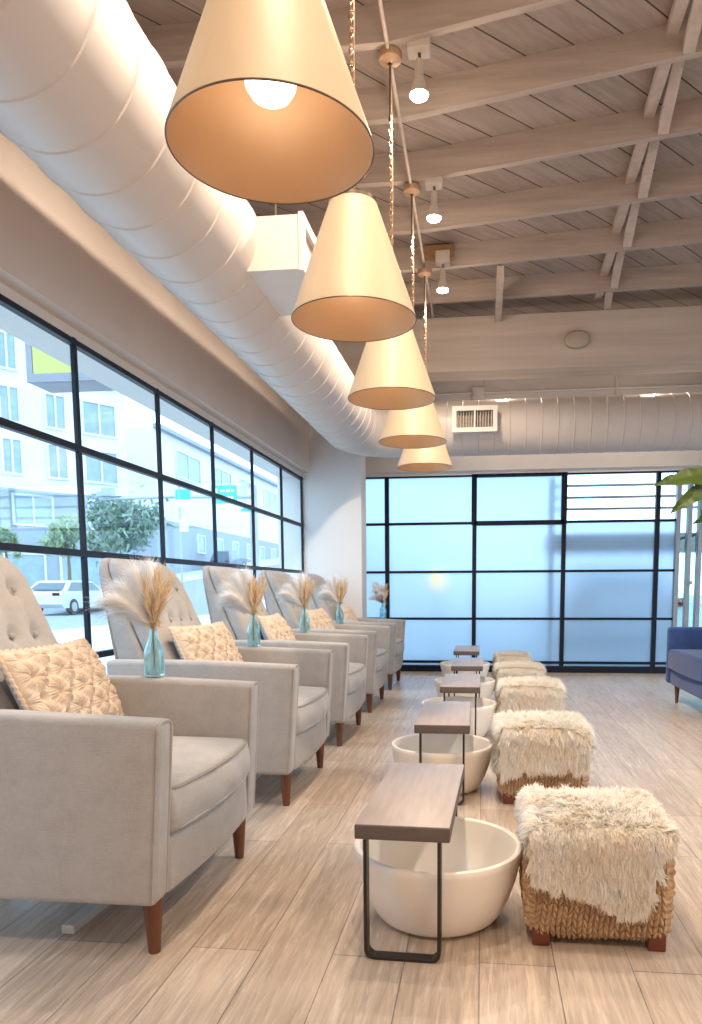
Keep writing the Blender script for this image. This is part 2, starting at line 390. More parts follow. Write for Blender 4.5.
# window 1: street side
fm = MB(); zt = [.085, .665, 1.1728, 1.6752, 2.1707]
for y in ys[1:-1]: fm.box(XW - .011, XW + .008, y - .015, y + .015, .06, 2.19)
for y in (.92, 1.588, 2.489): fm.box(XW - .011, XW + .008, y - .015, y + .015, .06, 2.19)
fm.box(XW - .011, XW + .008, 7.77, 7.8, .06, 2.19)
for z in zt[1:-1]: fm.box(XW - .02, XW + .012, 0.9, 7.8, z - .016, z + .016)
fm.box(XW - .02, XW + .014, 0.9, 7.8, 2.155, 2.182); fm.box(XW - .04, XW + .05, 0.9, 7.8, .06, .11)
pn = MB().box(XW - .006, XW, 0.9, 7.79, .08, 2.17)
window('window_1', fm, [pn], [M['pane']], 'long black steel street window with clear panes behind the grey armchairs')
hd = MB().box(-2.2, -1.945, 0.9, 7.8, 2.182, 2.236)
struct(hd.build('trim_3', M['white_trim'], smooth=False), 'white soffit board over the street window', 'trim')

# window 2: frosted wall at the far end
fm = MB(); xs = [-1.127, -.0966, .9288, 1.968]
for i, x in enumerate(xs):
    w = .03 if i in (1,) else .021
    fm.box(x - .024, x + .024, YD - .035, YD + .03, .0, 2.30)
fm.box(xs[1] - .035, xs[1] + .025, YD - .045, YD + .03, 1.72, 2.30); fm.box(xs[2] - .035, xs[2] + .028, YD - .045, YD + .03, 1.72, 2.30)
fm.box(xs[1], xs[2], YD - .045, YD + .03, 1.715, 1.765); fm.box(xs[1], xs[2], YD - .045, YD + .03, 2.265, 2.3)
for z in (.6291, 1.1812, 1.7444): fm.box(-1.50, 2.2, YD - .03, YD + .02, z - .014, z + .014)
fm.box(-1.50, XR, YD - .04, YD + .03, 2.275, 2.31)
fm.box(-1.50, XR, YD - .06, YD + .03, -.02, .075)
fm.box(-1.50, XR, YD - .03, YD + .03, .10, .13)
cl = MB().box(xs[2] + .02, 2.2, YD, YD + .006, 1.75, 2.28)
fr = MB().box(-1.50, xs[2], YD, YD + .008, .07, 2.28).box(xs[2], 2.2, YD, YD + .008, .07, 1.744)
w2 = window('window_2', fm, [cl, fr], [M['pane'], M['frost']], 'wide black steel window with frosted panes at the far end of the room')
# slim grey side lights right of it
fm = MB()
for x in (2.19, 2.315, 2.43, 2.56, 2.69): fm.box(x - .022, x + .022, YD - .06, YD + .03, .0, 2.28)
fm.box(2.19, 2.7, YD - .06, YD + .03, 2.2, 2.29); fm.box(2.315 - .02, 2.315 + .035, YD - .1, YD - .03, 1.02, 1.06)
o = fm.build('door_1', M['grey_frame'], smooth=False); struct(o, 'slim grey framed folding glass door beside the frosted window', 'door')
MB().box(2.2, 2.7, YD - .006, YD, .07, 2.22).build('glass', pane_glass('door_pane', (.80, .93, .90)), o, smooth=False)
struct(MB().box(2.71, XR, YD - .03, YD + .15, 0, 2.3).build('wall_end', M['plaster_white'], smooth=False), 'white wall piece beyond the folding door', 'wall')
# window 3 in the right wall
fm = MB()
for y in (2.2, 3.28, 4.36, 5.44, 6.52, 7.6): fm.box(XR + .05, XR + .1, y - .025, y + .025, .12, 2.4)
for z in (.14, .7, 1.27, 1.84, 2.38): fm.box(XR + .05, XR + .1, 2.2, 7.6, z - .018, z + .018)
window('window_3', fm, [MB().box(XR + .07, XR + .076, 2.2, 7.6, .12, 2.4)], [M['pane']], 'black steel window in the side wall behind the blue armchair')

# ------------------------------------------------------------------ ceiling: warped deck, joists, bridging, beam
def S(x, y):
    xc = min(max(x, -.46), 2.2); yc = min(max(y, 3.0), 7.0)
    return 3.48 + (7 - yc) * (.03 + .048 * (xc + .46))
JH = .165
gx = np.concatenate([[-2.22, -1.3, -.9], np.linspace(-.46, 2.2, 15), [2.8, XR + .2]]); gy = np.concatenate([[YB - .2, 0, 1.5], np.linspace(3, 7, 17), [7.6, YD + .2]])
vs = [(x, y, S(x, y) + JH + dz) for dz in (0, .12) for x in gx for y in gy]; nx, ny = len(gx), len(gy); fs = []
for i in range(nx - 1):
    for j in range(ny - 1):
        a = i * ny + j; q = (a, a + 1, a + ny + 1, a + ny); fs.append(q); fs.append(tuple(k + nx * ny for k in q[::-1]))
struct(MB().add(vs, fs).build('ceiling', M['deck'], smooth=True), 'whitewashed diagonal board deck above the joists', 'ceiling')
JY = [.75, 1.35, 1.95, 2.55, 3.15, 3.745, 4.28, 4.865, 5.47, 6.06, 6.68]
for k, y in enumerate(JY):
    mb = MB(); X = [-2.0] + list(np.linspace(-.46, 2.2, 8)) + [XR]
    for a, b in zip(X[:-1], X[1:]):
        v = []
        for x in (a, b):
            for yy in (y - .045, y): v += [(x, yy, S(x, y)), (x, yy, S(x, y) + JH + .01)]
        mb.add(v, [(0, 1, 3, 2), (4, 6, 7, 5), (0, 4, 5, 1), (2, 3, 7, 6), (0, 2, 6, 4), (1, 5, 7, 3)])
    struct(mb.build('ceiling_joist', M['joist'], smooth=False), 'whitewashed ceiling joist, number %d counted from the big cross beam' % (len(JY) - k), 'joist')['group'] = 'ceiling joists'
for k in range(3, len(JY)):
    y0 = JY[k] ; y1 = (JY[k + 1] - .045) if k + 1 < len(JY) else 7.05
    x = .93 + .012 * (k - 5)
    zb0, zb1 = S(x, y0), S(x, min(y1, 7.0))
    for s, dx, nm in ((0, 0, 'ascending'), (1, .085, 'descending')):
        a = (x + dx, y0, zb0 + (.03 if s == 0 else JH - .03)); b = (x + dx + .03, y1, zb1 + (JH - .03 if s == 0 else .03))
        o = MB().bar(a, b, .062, .045).build('joist_brace', M['brace'], smooth=False)
        struct(o, '%s cross brace between joists %d and %d from the big beam' % (nm, len(JY) - k, len(JY) - k - 1) if k + 1 < len(JY) else '%s cross brace between the last joist and the big beam' % nm, 'brace')['group'] = 'cross bracing between joists'
struct(MB().box(.095, .15, 6.06, 7.05, 3.42, 3.52).build('ceiling_blocking', M['brace'], smooth=False), 'short pale blocking board running from the joists to the big beam', 'blocking')
struct(MB().box(-2.0, XR, 7.0, 7.32, 3.0, 3.485, .008).build('ceiling_beam', M['beam'], smooth=False), 'thick whitewashed timber cross beam', 'beam')
o = MB()
def oval(p):
    q = p.copy(); u, w = q[:, 0] / .116, q[:, 2] / .080
    q[:, 0] = q[:, 0] * (1 - .24 * w ** 2); q[:, 2] = q[:, 2] * (1 - .30 * u ** 2); q[:, 1] += np.where(q[:, 1] < 0, .022 * (u ** 2 + w ** 2) * .5, 0); return q
o.rbox((.836, 6.968, 3.23), (.116, .032, .080), .026, 12, 4, oval)
ah = o.build('wall_sounder', M['alarm']); tag(ah, 'rounded beige alarm sounder mounted on the big timber beam', 'alarm')
MB().box(.79, .86, 6.93, 6.95, 3.285, 3.297).build('sounder_slot', M['vent_dark'], ah, smooth=False)

# ------------------------------------------------------------------ ducts
DX, DZ, DR, DY = -1.281, 2.574, .264, 7.45
def seam_duct(mb, path_pts, r, pitch, n=48):
    """Round duct along a path with raised lock seams every pitch metres."""
    P = [Vector(p) for p in path_pts]; d = [0]
    for a, b in zip(P[:-1], P[1:]): d.append(d[-1] + (b - a).length)
    tot = d[-1]
    def at(s):
        s = min(max(s, 0), tot)
        for i in range(len(d) - 1):
            if s <= d[i + 1] + 1e-9:
                return P[i].lerp(P[i + 1], (s - d[i]) / max(1e-9, d[i + 1] - d[i]))
        return P[-1]
    st = []; s = 0.
    while s < tot:
        st += [(s, r), (s + .004, r + .005), (s + .010, r + .005), (s + .014, r), (s + .020, r), (s + pitch / 2, r), (s + pitch - .006, r)]
        s += pitch
    st = [x for x in st if x[0] <= tot]; st.append((tot, r))
    mb.tube([at(a) for a, _ in st], [b for _, b in st], n)
# street-side run with its elbow and the far run are one duct, in three parts
ER = .46
duct = empty('air_duct', (0, 0, 0)); tag(duct, 'big white spiral air duct running above the street window and turning along the far wall', 'duct')
mb = MB(); seam_duct(mb, [(DX, YB + .1, DZ), (DX, DY - ER, DZ)], DR, .235); mb.build('side_run', M['duct'], duct)
mb = MB(); arc = [(DX + ER - ER * math.cos(a), DY - ER + ER * math.sin(a), DZ) for a in np.linspace(0, PI / 2, 25)]
seam_duct(mb, arc, DR, .36); mb.build('elbow', M['duct'], duct)
mb = MB(); seam_duct(mb, [(DX + ER, DY, DZ), (XR - .02, DY, DZ)], DR, .152); mb.build('far_run', M['duct'], duct)
for y in (2.0, 4.6, 6.6): MB().tube([(DX, y, DZ + DR - .02), (DX, y, 3.6)], .006, 6).build('hanger_rod', M['socket'], duct)

def grille(name, c, half, face, label):
    """Side outlet box: hollow sleeve with a frame and blades on its open face. face '+x' or '-y'."""
    root = empty(name, c); tag(root, label, 'vent', 'duct outlets')
    hx, hy, hz = half
    if face == '+x': base = lambda a, b, z0, z1, e0, e1: (hx - e1, hx - e0, a, b, z0, z1); W = hy
    else: base = lambda a, b, z0, z1, e0, e1: (a, b, -hy + e0, -hy + e1, z0, z1); W = hx
    D = 2 * (hx if face == '+x' else hy)
    m = MB(); t = .016
    for q in ((-W, W, -hz, -hz + t), (-W, W, hz - t, hz), (-W, -W + t, -hz + t, hz - t), (W - t, W, -hz + t, hz - t)): m.box(*base(*q, 0.0, D))
    m.build('sleeve', M['vent_white'], root, smooth=False)
    m = MB(); t = .034
    for q in ((-W - .008, W + .008, -hz - .008, -hz + t), (-W - .008, W + .008, hz - t, hz + .008), (-W - .008, -W + t, -hz + t, hz - t), (W - t, W + .008, -hz + t, hz - t), (-.008, .008, -hz + t, hz - t)): m.box(*base(*q, -.008, .014))
    m.build('grille_frame', M['vent_white'], root, smooth=False)
    m = MB(); nb = max(6, int(2 * W / .03))
    for i in range(nb):
        a = -W + t + (2 * W - 2 * t) * (i + .5) / nb; m.box(*base(a - .002, a + .002, -hz + .03, hz - .03, .012, .05))
    m.build('grille_blade', M['vent_white'], root, smooth=False)
    m = MB(); m.box(*base(-W + .016, W - .016, -hz + .016, hz - .016, .06, .075)); m.build('damper', M['vent_dark'], root, smooth=False)
grille('duct_vent', (-.97, 3.60, 2.535), (.16, .27, .115), '+x', 'white outlet box on the street side duct behind the second pendant lamp')
grille('duct_vent', (-.085, 7.21, 2.585), (.205, .12, .112), '-y', 'white outlet box on the far duct above the frosted window')
# conduit on the far wall
cd = empty('wall_conduit', (0, YD - .03, 3.2)); tag(cd, 'white electrical conduit with a box along the boarded far wall', 'conduit')
MB().tube([(-1.3, -.03, .0), (XR, -.03, .0)], .014, 8).build('pipe', M['white_trim'], cd)
MB().tube([(1.47, -.03, -.22), (1.47, -.03, .22)], .014, 8).box(1.38, 1.56, -.07, .0, -.24, -.2).build('drop_pipe', M['white_trim'], cd)
MB().box(-.13, .01, -.07, .0, -.07, .06, .01).build('junction_box', M['white_trim'], cd)

# ------------------------------------------------------------------ pendant lamps
LX, LZ, LR, LH, LT = -.466, 1.954, .222, .394, .082
LY = [1.654, 2.682, 3.777, 4.879, 5.914]
CZ = [3.60, 3.585, 3.566, 3.523, 3.444]
def chain_mb(z0, z1):
    mb = MB(); k = 0; z = z0; step = .027
    while z < z1 - .01:
        pts = []
        for j in range(12):
            a = 2 * PI * j / 12; w, h = .0075 * math.cos(a), .017 * math.sin(a)
            pts.append((w, .0, z + .013 + h) if k % 2 else (0., w, z + .013 + h))
        mb.tube(pts, .0028, 6, closed=True); z += step; k += 1
    return mb
ordl = ['first and largest looking gold cone pendant lamp, nearest the viewer with its bulb showing', 'second gold cone pendant lamp, hanging before the white duct outlet box', 'third gold cone pendant lamp in the row, overlapping the timber beam', 'fourth gold cone pendant lamp, beside the outlet box of the far duct', 'fifth and last gold cone pendant lamp, just above the frosted window']
for k, (y, cz) in enumerate(zip(LY, CZ)):
    root = empty('pendant_lamp', (LX, y, LZ)); tag(root, ordl[k], 'lamp', 'gold cone pendant lamps')
    top = cz - LZ
    mb = MB(); mb.lathe([(LR, .0), (LR + .0025, .003), (LT + .0025, LH), (LT - .01, LH + .004)], n=96); sh = mb.build('shade', M['shade_out'], root)
    mb = MB(); mb.lathe([(LR - .0005, .0005), (LT - .002, LH - .003), (.0, LH - .003)], n=96); mb.build('shade_lining', M['shade_in'], sh)
    mb = MB(); mb.tube([((LR + .001) * math.cos(a), (LR + .001) * math.sin(a), .001) for a in np.linspace(0, 2 * PI, 97)[:-1]], .0019, 6, closed=True); mb.build('shade_rim', M['bronze'], sh)
    mb = MB(); mb.lathe([(LT + .004, LH - .004), (LT + .004, LH + .008), (LT - .006, LH + .010), (.03, LH + .012), (.014, LH + .04), (.0, LH + .045)], n=48); mb.build('cap', M['bronze'], root)
    mb = MB(); mb.lathe([(.0, .096), (.022, .099), (.042, .110), (.054, .128), (.057, .146), (.052, .166), (.038, .188), (.026, .204), (.018, .235), (.018, .25)], n=32); bl = mb.build('bulb', M['pendant_bulb'], root)
    MB().lathe([(.021, .245), (.021, .31), (.0, .31)], n=20).build('bulb_socket', M['socket'], bl)
    chain_mb(LH + .03, top - .28).build('chain', M['chain'], root)
    MB().tube([(.004, .003, LH + .03), (.009, .002, (LH + top) / 2), (.003, 0, top - .02)], .0035, 6).build('cord', M['cord'], root)
    MB().tube([(0, 0, top - .30), (0, 0, top - .01)], .0055, 8).build('stem', M['bronze'], root)
    MB().lathe([(.012, -.035), (.02, -.03), (.054, -.022), (.058, -.012), (.058, .01), (.0, .01)], (0, 0, top), 32).build('canopy', M['canopy'], root)

# conduit + track bulbs under the joists
cp = MB(); pts = [(-.47, -1.5, 3.545)] + [(-.47, y, S(-.46, y) - .012) for y in np.linspace(1.2, 6.95, 12)]; cp.tube(pts, .0095, 8)
tag(cp.build('ceiling_conduit', M['brace']), 'white conduit pipe running along the ceiling past the pendant canopies', 'conduit')
TB = [(-.325, -.2), (-.325, 1.65), (-.325, 2.7), (-.325, 3.78), (-.325, 4.88), (-.325, 5.91)]
def spot_fixture(x, y, label, power, group='ceiling spot bulbs'):
    zt = S(x, y) + .03
    root = empty('ceiling_spot', (x, y, zt)); tag(root, label, 'light', group)
    MB().box(-.055, .055, -.045, .045, -.06, .03, .006).build('junction_box', M['socket'], root)
    MB().tube([(0, 0, -.05), (.003, 0, -.10)], .008, 8).build('stem', M['bronze'], root)
    MB().lathe([(.0, -.09), (.018, -.09), (.022, -.13), (.022, -.165), (.030, -.19), (.044, -.235), (.046, -.247)], n=28).build('lamp_holder', M['socket'], root)
    MB().lathe([(.046, -.247), (.040, -.257), (.022, -.263), (.0, -.265)], n=28).build('bulb', M['track_bulb'], root)
    for kind_, en in (('SPOT', power), ('POINT', power * .055)):
        l = bpy.data.lights.new('bulb_light', kind_); l.energy = en; l.color = (1., .80, .60); l.shadow_soft_size = .04
        if kind_ == 'SPOT': l.spot_size = math.radians(155); l.spot_blend = .45
        lo = bpy.data.objects.new('bulb_light', l); COL.objects.link(lo); lo.location = (0, 0, -.31); lo.parent = root
sl = {3: 'glowing ceiling bulb above the second pendant, nearest of the visible three', 4: 'glowing ceiling bulb between the first and last of the visible three', 5: 'glowing ceiling bulb by the brown wood block, farthest of the three'}
for k, (x, y) in enumerate(TB): spot_fixture(x, y, sl.get(k, 'glowing ceiling bulb out of view above the near pendants, %s' % ('behind the viewer' if k == 0 else 'by pendant %d' % k)), 74.)
for k, (x, y) in enumerate([(1.9, -.6), (1.9, 1.2), (1.9, 3.0)]): spot_fixture(x, y, 'added unseen ceiling bulb over the open floor, %s from the rear wall' % ['first', 'second', 'third'][k], 74., 'added ceiling spot bulbs over the open floor')  # unseen row, added to bring more warm light into the room
for k, x in enumerate((.2, 1.7)): spot_fixture(x, 7.78, 'added ceiling bulb hidden behind the big timber beam, %s the duct outlet' % ['right above', 'farther along than'][k], 16., 'added ceiling spot bulbs behind the beam')  # out of sight pair, added to brighten the far wall boards
tag(MB().box(-.47, -.24, 5.965, 6.012, 3.56, 3.665, .004).build('mounting_block', M['wood_block']), 'brown wood mounting block on a joist by the last pendant canopy', 'block')

# ------------------------------------------------------------------ armchairs (local: +x front, y width, origin on floor)
CX0 = -1.28
def armchair():
    root = empty('armchair')
    for s in (-1, 1):
        yc = s * .3825
        def warp(p):
            q = p.copy(); z = (q[:, 2] + .258) / .516
            q[:, 0] += np.where(q[:, 0] > 0, -.034 * (1 - z), .02 * (1 - z))
            q[:, 2] += np.where(q[:, 2] > 0, -.018 * np.clip(q[:, 0] / .45, 0, 1), 0)
            bul = .006 * np.cos(np.clip(q[:, 0] / .46, -1, 1) * PI / 2) * np.cos(np.clip(q[:, 2] / .25, -1, 1) * PI / 2)
            q[:, 1] += np.sign(q[:, 1]) * bul
            return q
        a = MB().rbox((.015, yc, .4165), (.445, .0425, .2585), .021, (8, 2, 6), 4, warp).build('arm', M['fabric'], root)
        e = .0395; pts = []
        for t in np.linspace(0, 1, 9): pts.append((.462 - .034 * (1 - t) - .006, yc - e, 0.17 + t * .465))
        for ang in np.linspace(PI, 0, 7): pts.append((.455, yc + .0395 * math.cos(ang), .637 + .019 * math.sin(ang)))
        for t in np.linspace(1, 0, 9): pts.append((.462 - .034 * (1 - t) - .006, yc + e, 0.17 + t * .465))
        MB().tube(pts, .0048, 6).build('arm_piping', M['fabric'], a)
    fr = MB().rbox((.395, 0, .243), (.035, .338, .082), .016, (2, 8, 3), 3, lambda p: p + np.stack([.018 * np.cos(np.clip(p[:, 1] / .34, -1, 1) * PI / 2), 0 * p[:, 0], 0 * p[:, 0]], 1)).build('front_rail', M['fabric'], root)
    MB().rbox((-.05, 0, .265), (.41, .338, .055), .01, 2, 2).build('seat_base', M['fabric'], root)
    def cw(p):
        q = p.copy(); u = np.clip(q[:, 1] / .335, -1, 1); w = np.clip(q[:, 0] / .33, -1, 1)
        crown = (1 - u ** 2) * (1 - np.abs(w) ** 3)
        q[:, 2] += np.where(q[:, 2] > 0, .042 * crown, 0)
        q[:, 0] += np.where(q[:, 0] > .1, .035 * (1 - u ** 2) * np.clip((q[:, 0] - .1) / .2, 0, 1), 0)
        puff = .014 * np.cos(np.clip(q[:, 2] / .07, -1, 1) * PI / 2)
        q[:, 0] += np.where(q[:, 0] > .2, puff, 0)
        wr = .0025 * np.sin(q[:, 1] * 31 + q[:, 2] * 40) * np.clip((q[:, 0] - .2) * 6, 0, 1)
        q[:, 0] += wr
        return q
    sc = MB().rbox((.10, 0, .392), (.335, .335, .068), .022, (14, 16, 4), 4, cw).build('seat_cushion', M['fabric'], root)
    for nm, zz in (('seat_piping', .452), ('seat_piping', .336)):
        pts = []
        for t in np.linspace(-1, 1, 31):
            y = t * .331; u = t
            x = .10 + .333 + .035 * (1 - u * u) + .004 - .018 * max(0, abs(t) - .9) / .1
            pts.append((x, y, zz + .004 * (1 - u * u)))
        MB().tube([(.2, -.333, zz)] + pts + [(.2, .333, zz)], .0055, 6).build(nm, M['welt'] if zz > .4 else M['fabric'], sc)
    # back: shell behind, tufted pad in front; both lean back. profile in (x, z)
    def lerpx(z, pr):
        zs = [a for a, _ in pr]; return np.interp(z, zs, [b for _, b in pr])
    rear = [(.22, -.40), (.66, -.44), (1.14, -.515), (1.2, -.52)]
    seam = [(.22, -.22), (.66, -.285), (.95, -.405), (1.14, -.484), (1.2, -.50)]
    front = [(.22, .0), (.5, -.11), (.66, -.18), (.80, -.25), (1.04, -.36), (1.11, -.41), (1.14, -.455), (1.2, -.48)]
    def slab(fa, fb, W, z0, z1, n, rr, tuft=False):
        h = (.05, W, (z1 - z0) / 2)
        def warp(p):
            q = p.copy()
            # round the top corners in the width direction
            zl = q[:, 2] + h[2]; zz = z0 + zl
            r = .11; top = np.clip(zl - (2 * h[2] - r), 0, r) / r
            lim = W - r * (1 - np.sqrt(np.maximum(0, 1 - top ** 2))) * .85
            y = q[:, 1] * lim / W
            narrow = 1 - .05 * np.clip((.75 - zz) / .5, 0, 1)
            y = y * narrow
            t = (p[:, 0] + .05) / .1
            a = lerpx(zz, fa); b = lerpx(zz, fb)
            x = a + (b - a) * t
            if tuft:
                w = np.clip((t - .5) * 2, 0, 1)
                crown = .026 * (1 - np.abs(np.clip(y / W, -1, 1)) ** 3.) * np.clip((1.12 - zz) * 6, 0, 1)
                x = x + crown * w
                for by, bz in BT:
                    d2 = (y - by) ** 2 + (zz - bz) ** 2
                    x = x - w * (.022 * np.exp(-d2 / .0007) + .012 * np.exp(-d2 / .0045))
                for by in sorted({b[0] for b in BT}):
                    x = x - w * .006 * np.exp(-((y - by) / .016) ** 2) * np.clip((zz - .6) * 3, 0, 1)
            return np.stack([x, y, zz], 1)
        return MB().rbox((0, 0, 0), h, rr, n, 4, warp)
    BT = [(y, z) for z in (.845, 1.0) for y in (-.19, -.063, .063, .19)]
    sh = slab(rear, seam, .318, .22, 1.147, (2, 14, 18), .022).build('back_shell', M['fabric'], root)
    for s in (-1, 1):
        pts = [(float(lerpx(z, rear)) + .012, s * .316, z) for z in np.linspace(.3, 1.0, 12)]
        MB().tube(pts, .0055, 6).build('back_piping', M['welt'], sh)
    pad = slab(seam, front, .312, .40, 1.142, (2, 44, 44), .03, True).build('back_pad', M['fabric'], root)
    for by, bz in BT:
        x = float(lerpx(bz, front)) + .004
        b = MB().lathe([(.0, .007), (.006, .006), (.0105, .002), (.011, -.004), (.0, -.006)], n=14).build('button', M['button'], pad)
        b.rotation_euler = (0, PI / 2 - .35, 0); b.location = (x, by, bz)
    for s in (-1, 1):
        MB().lathe([(.0, 0), (.0155, 0), (.017, .01), (.029, .165), (.031, .19), (.0, .19)], (.387, s * .353, 0), 20).build('front_leg', M['leg_wood'], root)
        xc = .09 if s < 0 else -.32
        mb = MB(); mb.box(xc - .02, xc + .02, -.285, .285, 0, .028, .004); mb.box(xc - .015, xc + .015, -.03, .03, .026, .24, .003)
        mb.build('glide_foot', M['bracket'], root, smooth=False)
    return root
CY = [2.165, 3.525, 4.79, 6.03, 7.335]
cl_ = ['grey tufted armchair nearest the viewer, cut off by the picture edge', 'second grey tufted armchair in the row, right behind the nearest one', 'third and middle grey tufted armchair of the row along the street window', 'fourth grey tufted armchair, next to last before the white corner pier', 'fifth and last grey tufted armchair, beside the white corner pier']
ch0 = armchair()
for k, y in enumerate(CY):
    c = ch0 if k == 0 else copy_tree(ch0)
    c.location = (CX0, y, 0); tag(c, cl_[k], 'armchair', 'grey tufted armchairs along the street window')

# ------------------------------------------------------------------ macrame pillows
def pillow():
    root = empty('throw_pillow')
    W, Hh, T = .275, .170, .065
    def prof(u, v): return np.maximum(0, (1 - u ** 2)) ** .42 * np.maximum(0, (1 - v ** 2)) ** .42
    def sheet(side, n, disp):
        u = np.linspace(-1, 1, n[0]); v = np.linspace(-1, 1, n[1]); U_, V_ = np.meshgrid(u, v, indexing='ij')
        pinch = 1 - .05 * (1 - V_ ** 2); pinch2 = 1 - .06 * (1 - U_ ** 2)
        a = U_ * W * pinch; b = V_ * Hh * pinch2
        h = T * prof(U_, V_)
        if disp is not None: h = h + disp(a, b) * np.clip(prof(U_, V_) * 1.5, 0, 1)
        P = np.stack([side * h, a, b + Hh], -1).reshape(-1, 3)
        idx = np.arange(n[0] * n[1]).reshape(n); q = np.stack([idx[:-1, :-1], idx[1:, :-1], idx[1:, 1:], idx[:-1, 1:]], -1).reshape(-1, 4)
        if side < 0: q = q[:, ::-1]
        return MB().add(P, q)
    def knots(a, b):
        c = .140
        s = (a + b) / c; t = (a - b) / c
        ds = s - np.round(s); dt = t - np.round(t)
        r = np.sqrt(ds ** 2 + dt ** 2); th = np.arctan2(dt, ds)
        petal = np.abs(np.cos(4 * th)) ** .7
        h = .014 * petal * np.exp(-((r - .3) / .17) ** 2)
        h += .003 * np.cos(th * 32) * np.exp(-((r - .34) / .2) ** 2)
        h -= .032 * np.exp(-(r / .08) ** 2)
        for ox, oy in ((.5, .5), (-.5, .5), (.5, -.5), (-.5, -.5)):
            rr = np.sqrt((ds - ox) ** 2 + (dt - oy) ** 2); h -= .030 * np.exp(-(rr / .10) ** 2)
        return h
    sheet(1, (260, 170), knots).build('macrame_front', M['macrame'], root)
    sheet(-1, (40, 28), None).build('cloth_back', M['cushion_back'], root)
    # braided edge cord
    pts = []
    for t in np.linspace(0, 1, 240)[:-1]:
        s = t * 4; k = int(s); f = s - k; f = f * 2 - 1
        u, v = [(f, -1), (1, f), (-f, 1), (-1, -f)][k]
        pts.append((.004 * math.sin(t * 400), u * W * (1 - .05 * (1 - v * v)), v * Hh * (1 - .06 * (1 - u * u)) + Hh + .003 * math.cos(t * 400)))
    MB().tube(pts, .0075, 8, closed=True).build('edge_cord', M['macrame'], root)
    return root
pil0 = pillow()
pl_ = ['cream macrame pillow on the nearest grey armchair', 'cream macrame pillow on the second grey armchair', 'cream macrame pillow on the third grey armchair', 'cream macrame pillow on the fourth grey armchair', 'cream macrame pillow on the last grey armchair, by the corner pier']
for k, y in enumerate(CY):
    p = pil0 if k == 0 else copy_tree(pil0)
    p.location = (CX0 - .015, y + [.07, -.02, -.03, .0, .0][k], .505); p.rotation_euler = (0, math.radians(-24), math.radians([4, -6, 3, -4, 2][k]))
    p.scale = [(1, 1.02, 1.02)] * 1 and (1, 1, 1)
    tag(p, pl_[k], 'pillow', 'macrame pillows on the armchairs')

# ------------------------------------------------------------------ bottle vases with dried grasses
def vase():
    pr = [(.0, .0), (.030, .0), (.035, .004), (.0365, .012), (.0365, .085), (.034, .10), (.024, .125), (.0165, .142), (.0145, .152), (.0145, .168), (.018, .172), (.018, .178), (.0145, .179)]
    inn = [(.0125, .177), (.0122, .15), (.0145, .140), (.022, .122), (.0315, .098), (.0338, .085), (.0338, .014), (.031, .008), (.0, .008)]
    return MB().lathe(pr + inn, n=40).build('bottle_vase', M['glass_aqua'])
def feather(mb_roots, base, d, L, spread, n, droop):
    """Roots and directions of the hairs of one plume along a curved spine."""
    t = RNG.random(n) ** .8; d = np.array(d) / np.linalg.norm(d)
    side = np.cross(d, [0, 0, 1.]); side /= np.linalg.norm(side); oth = np.cross(side, d)
    spine = np.array(base) + d * (t * L)[:, None] + np.array([0, 0, -1.]) * (droop * L * t ** 2.2)[:, None]
    a = RNG.random(n) * 2 * PI
    rad = side * np.cos(a)[:, None] + oth * np.sin(a)[:, None]
    dirs = d * .85 + rad * spread * (.35 + RNG.random(n)[:, None]); dirs[:, 2] -= droop * 1.2 * t
    dirs /= np.linalg.norm(dirs, axis=1, keepdims=True)
    fc = rad + np.array([0, 0, .5]); fc /= np.linalg.norm(fc, axis=1, keepdims=True)
    mb_roots.append((spine, dirs, fc))
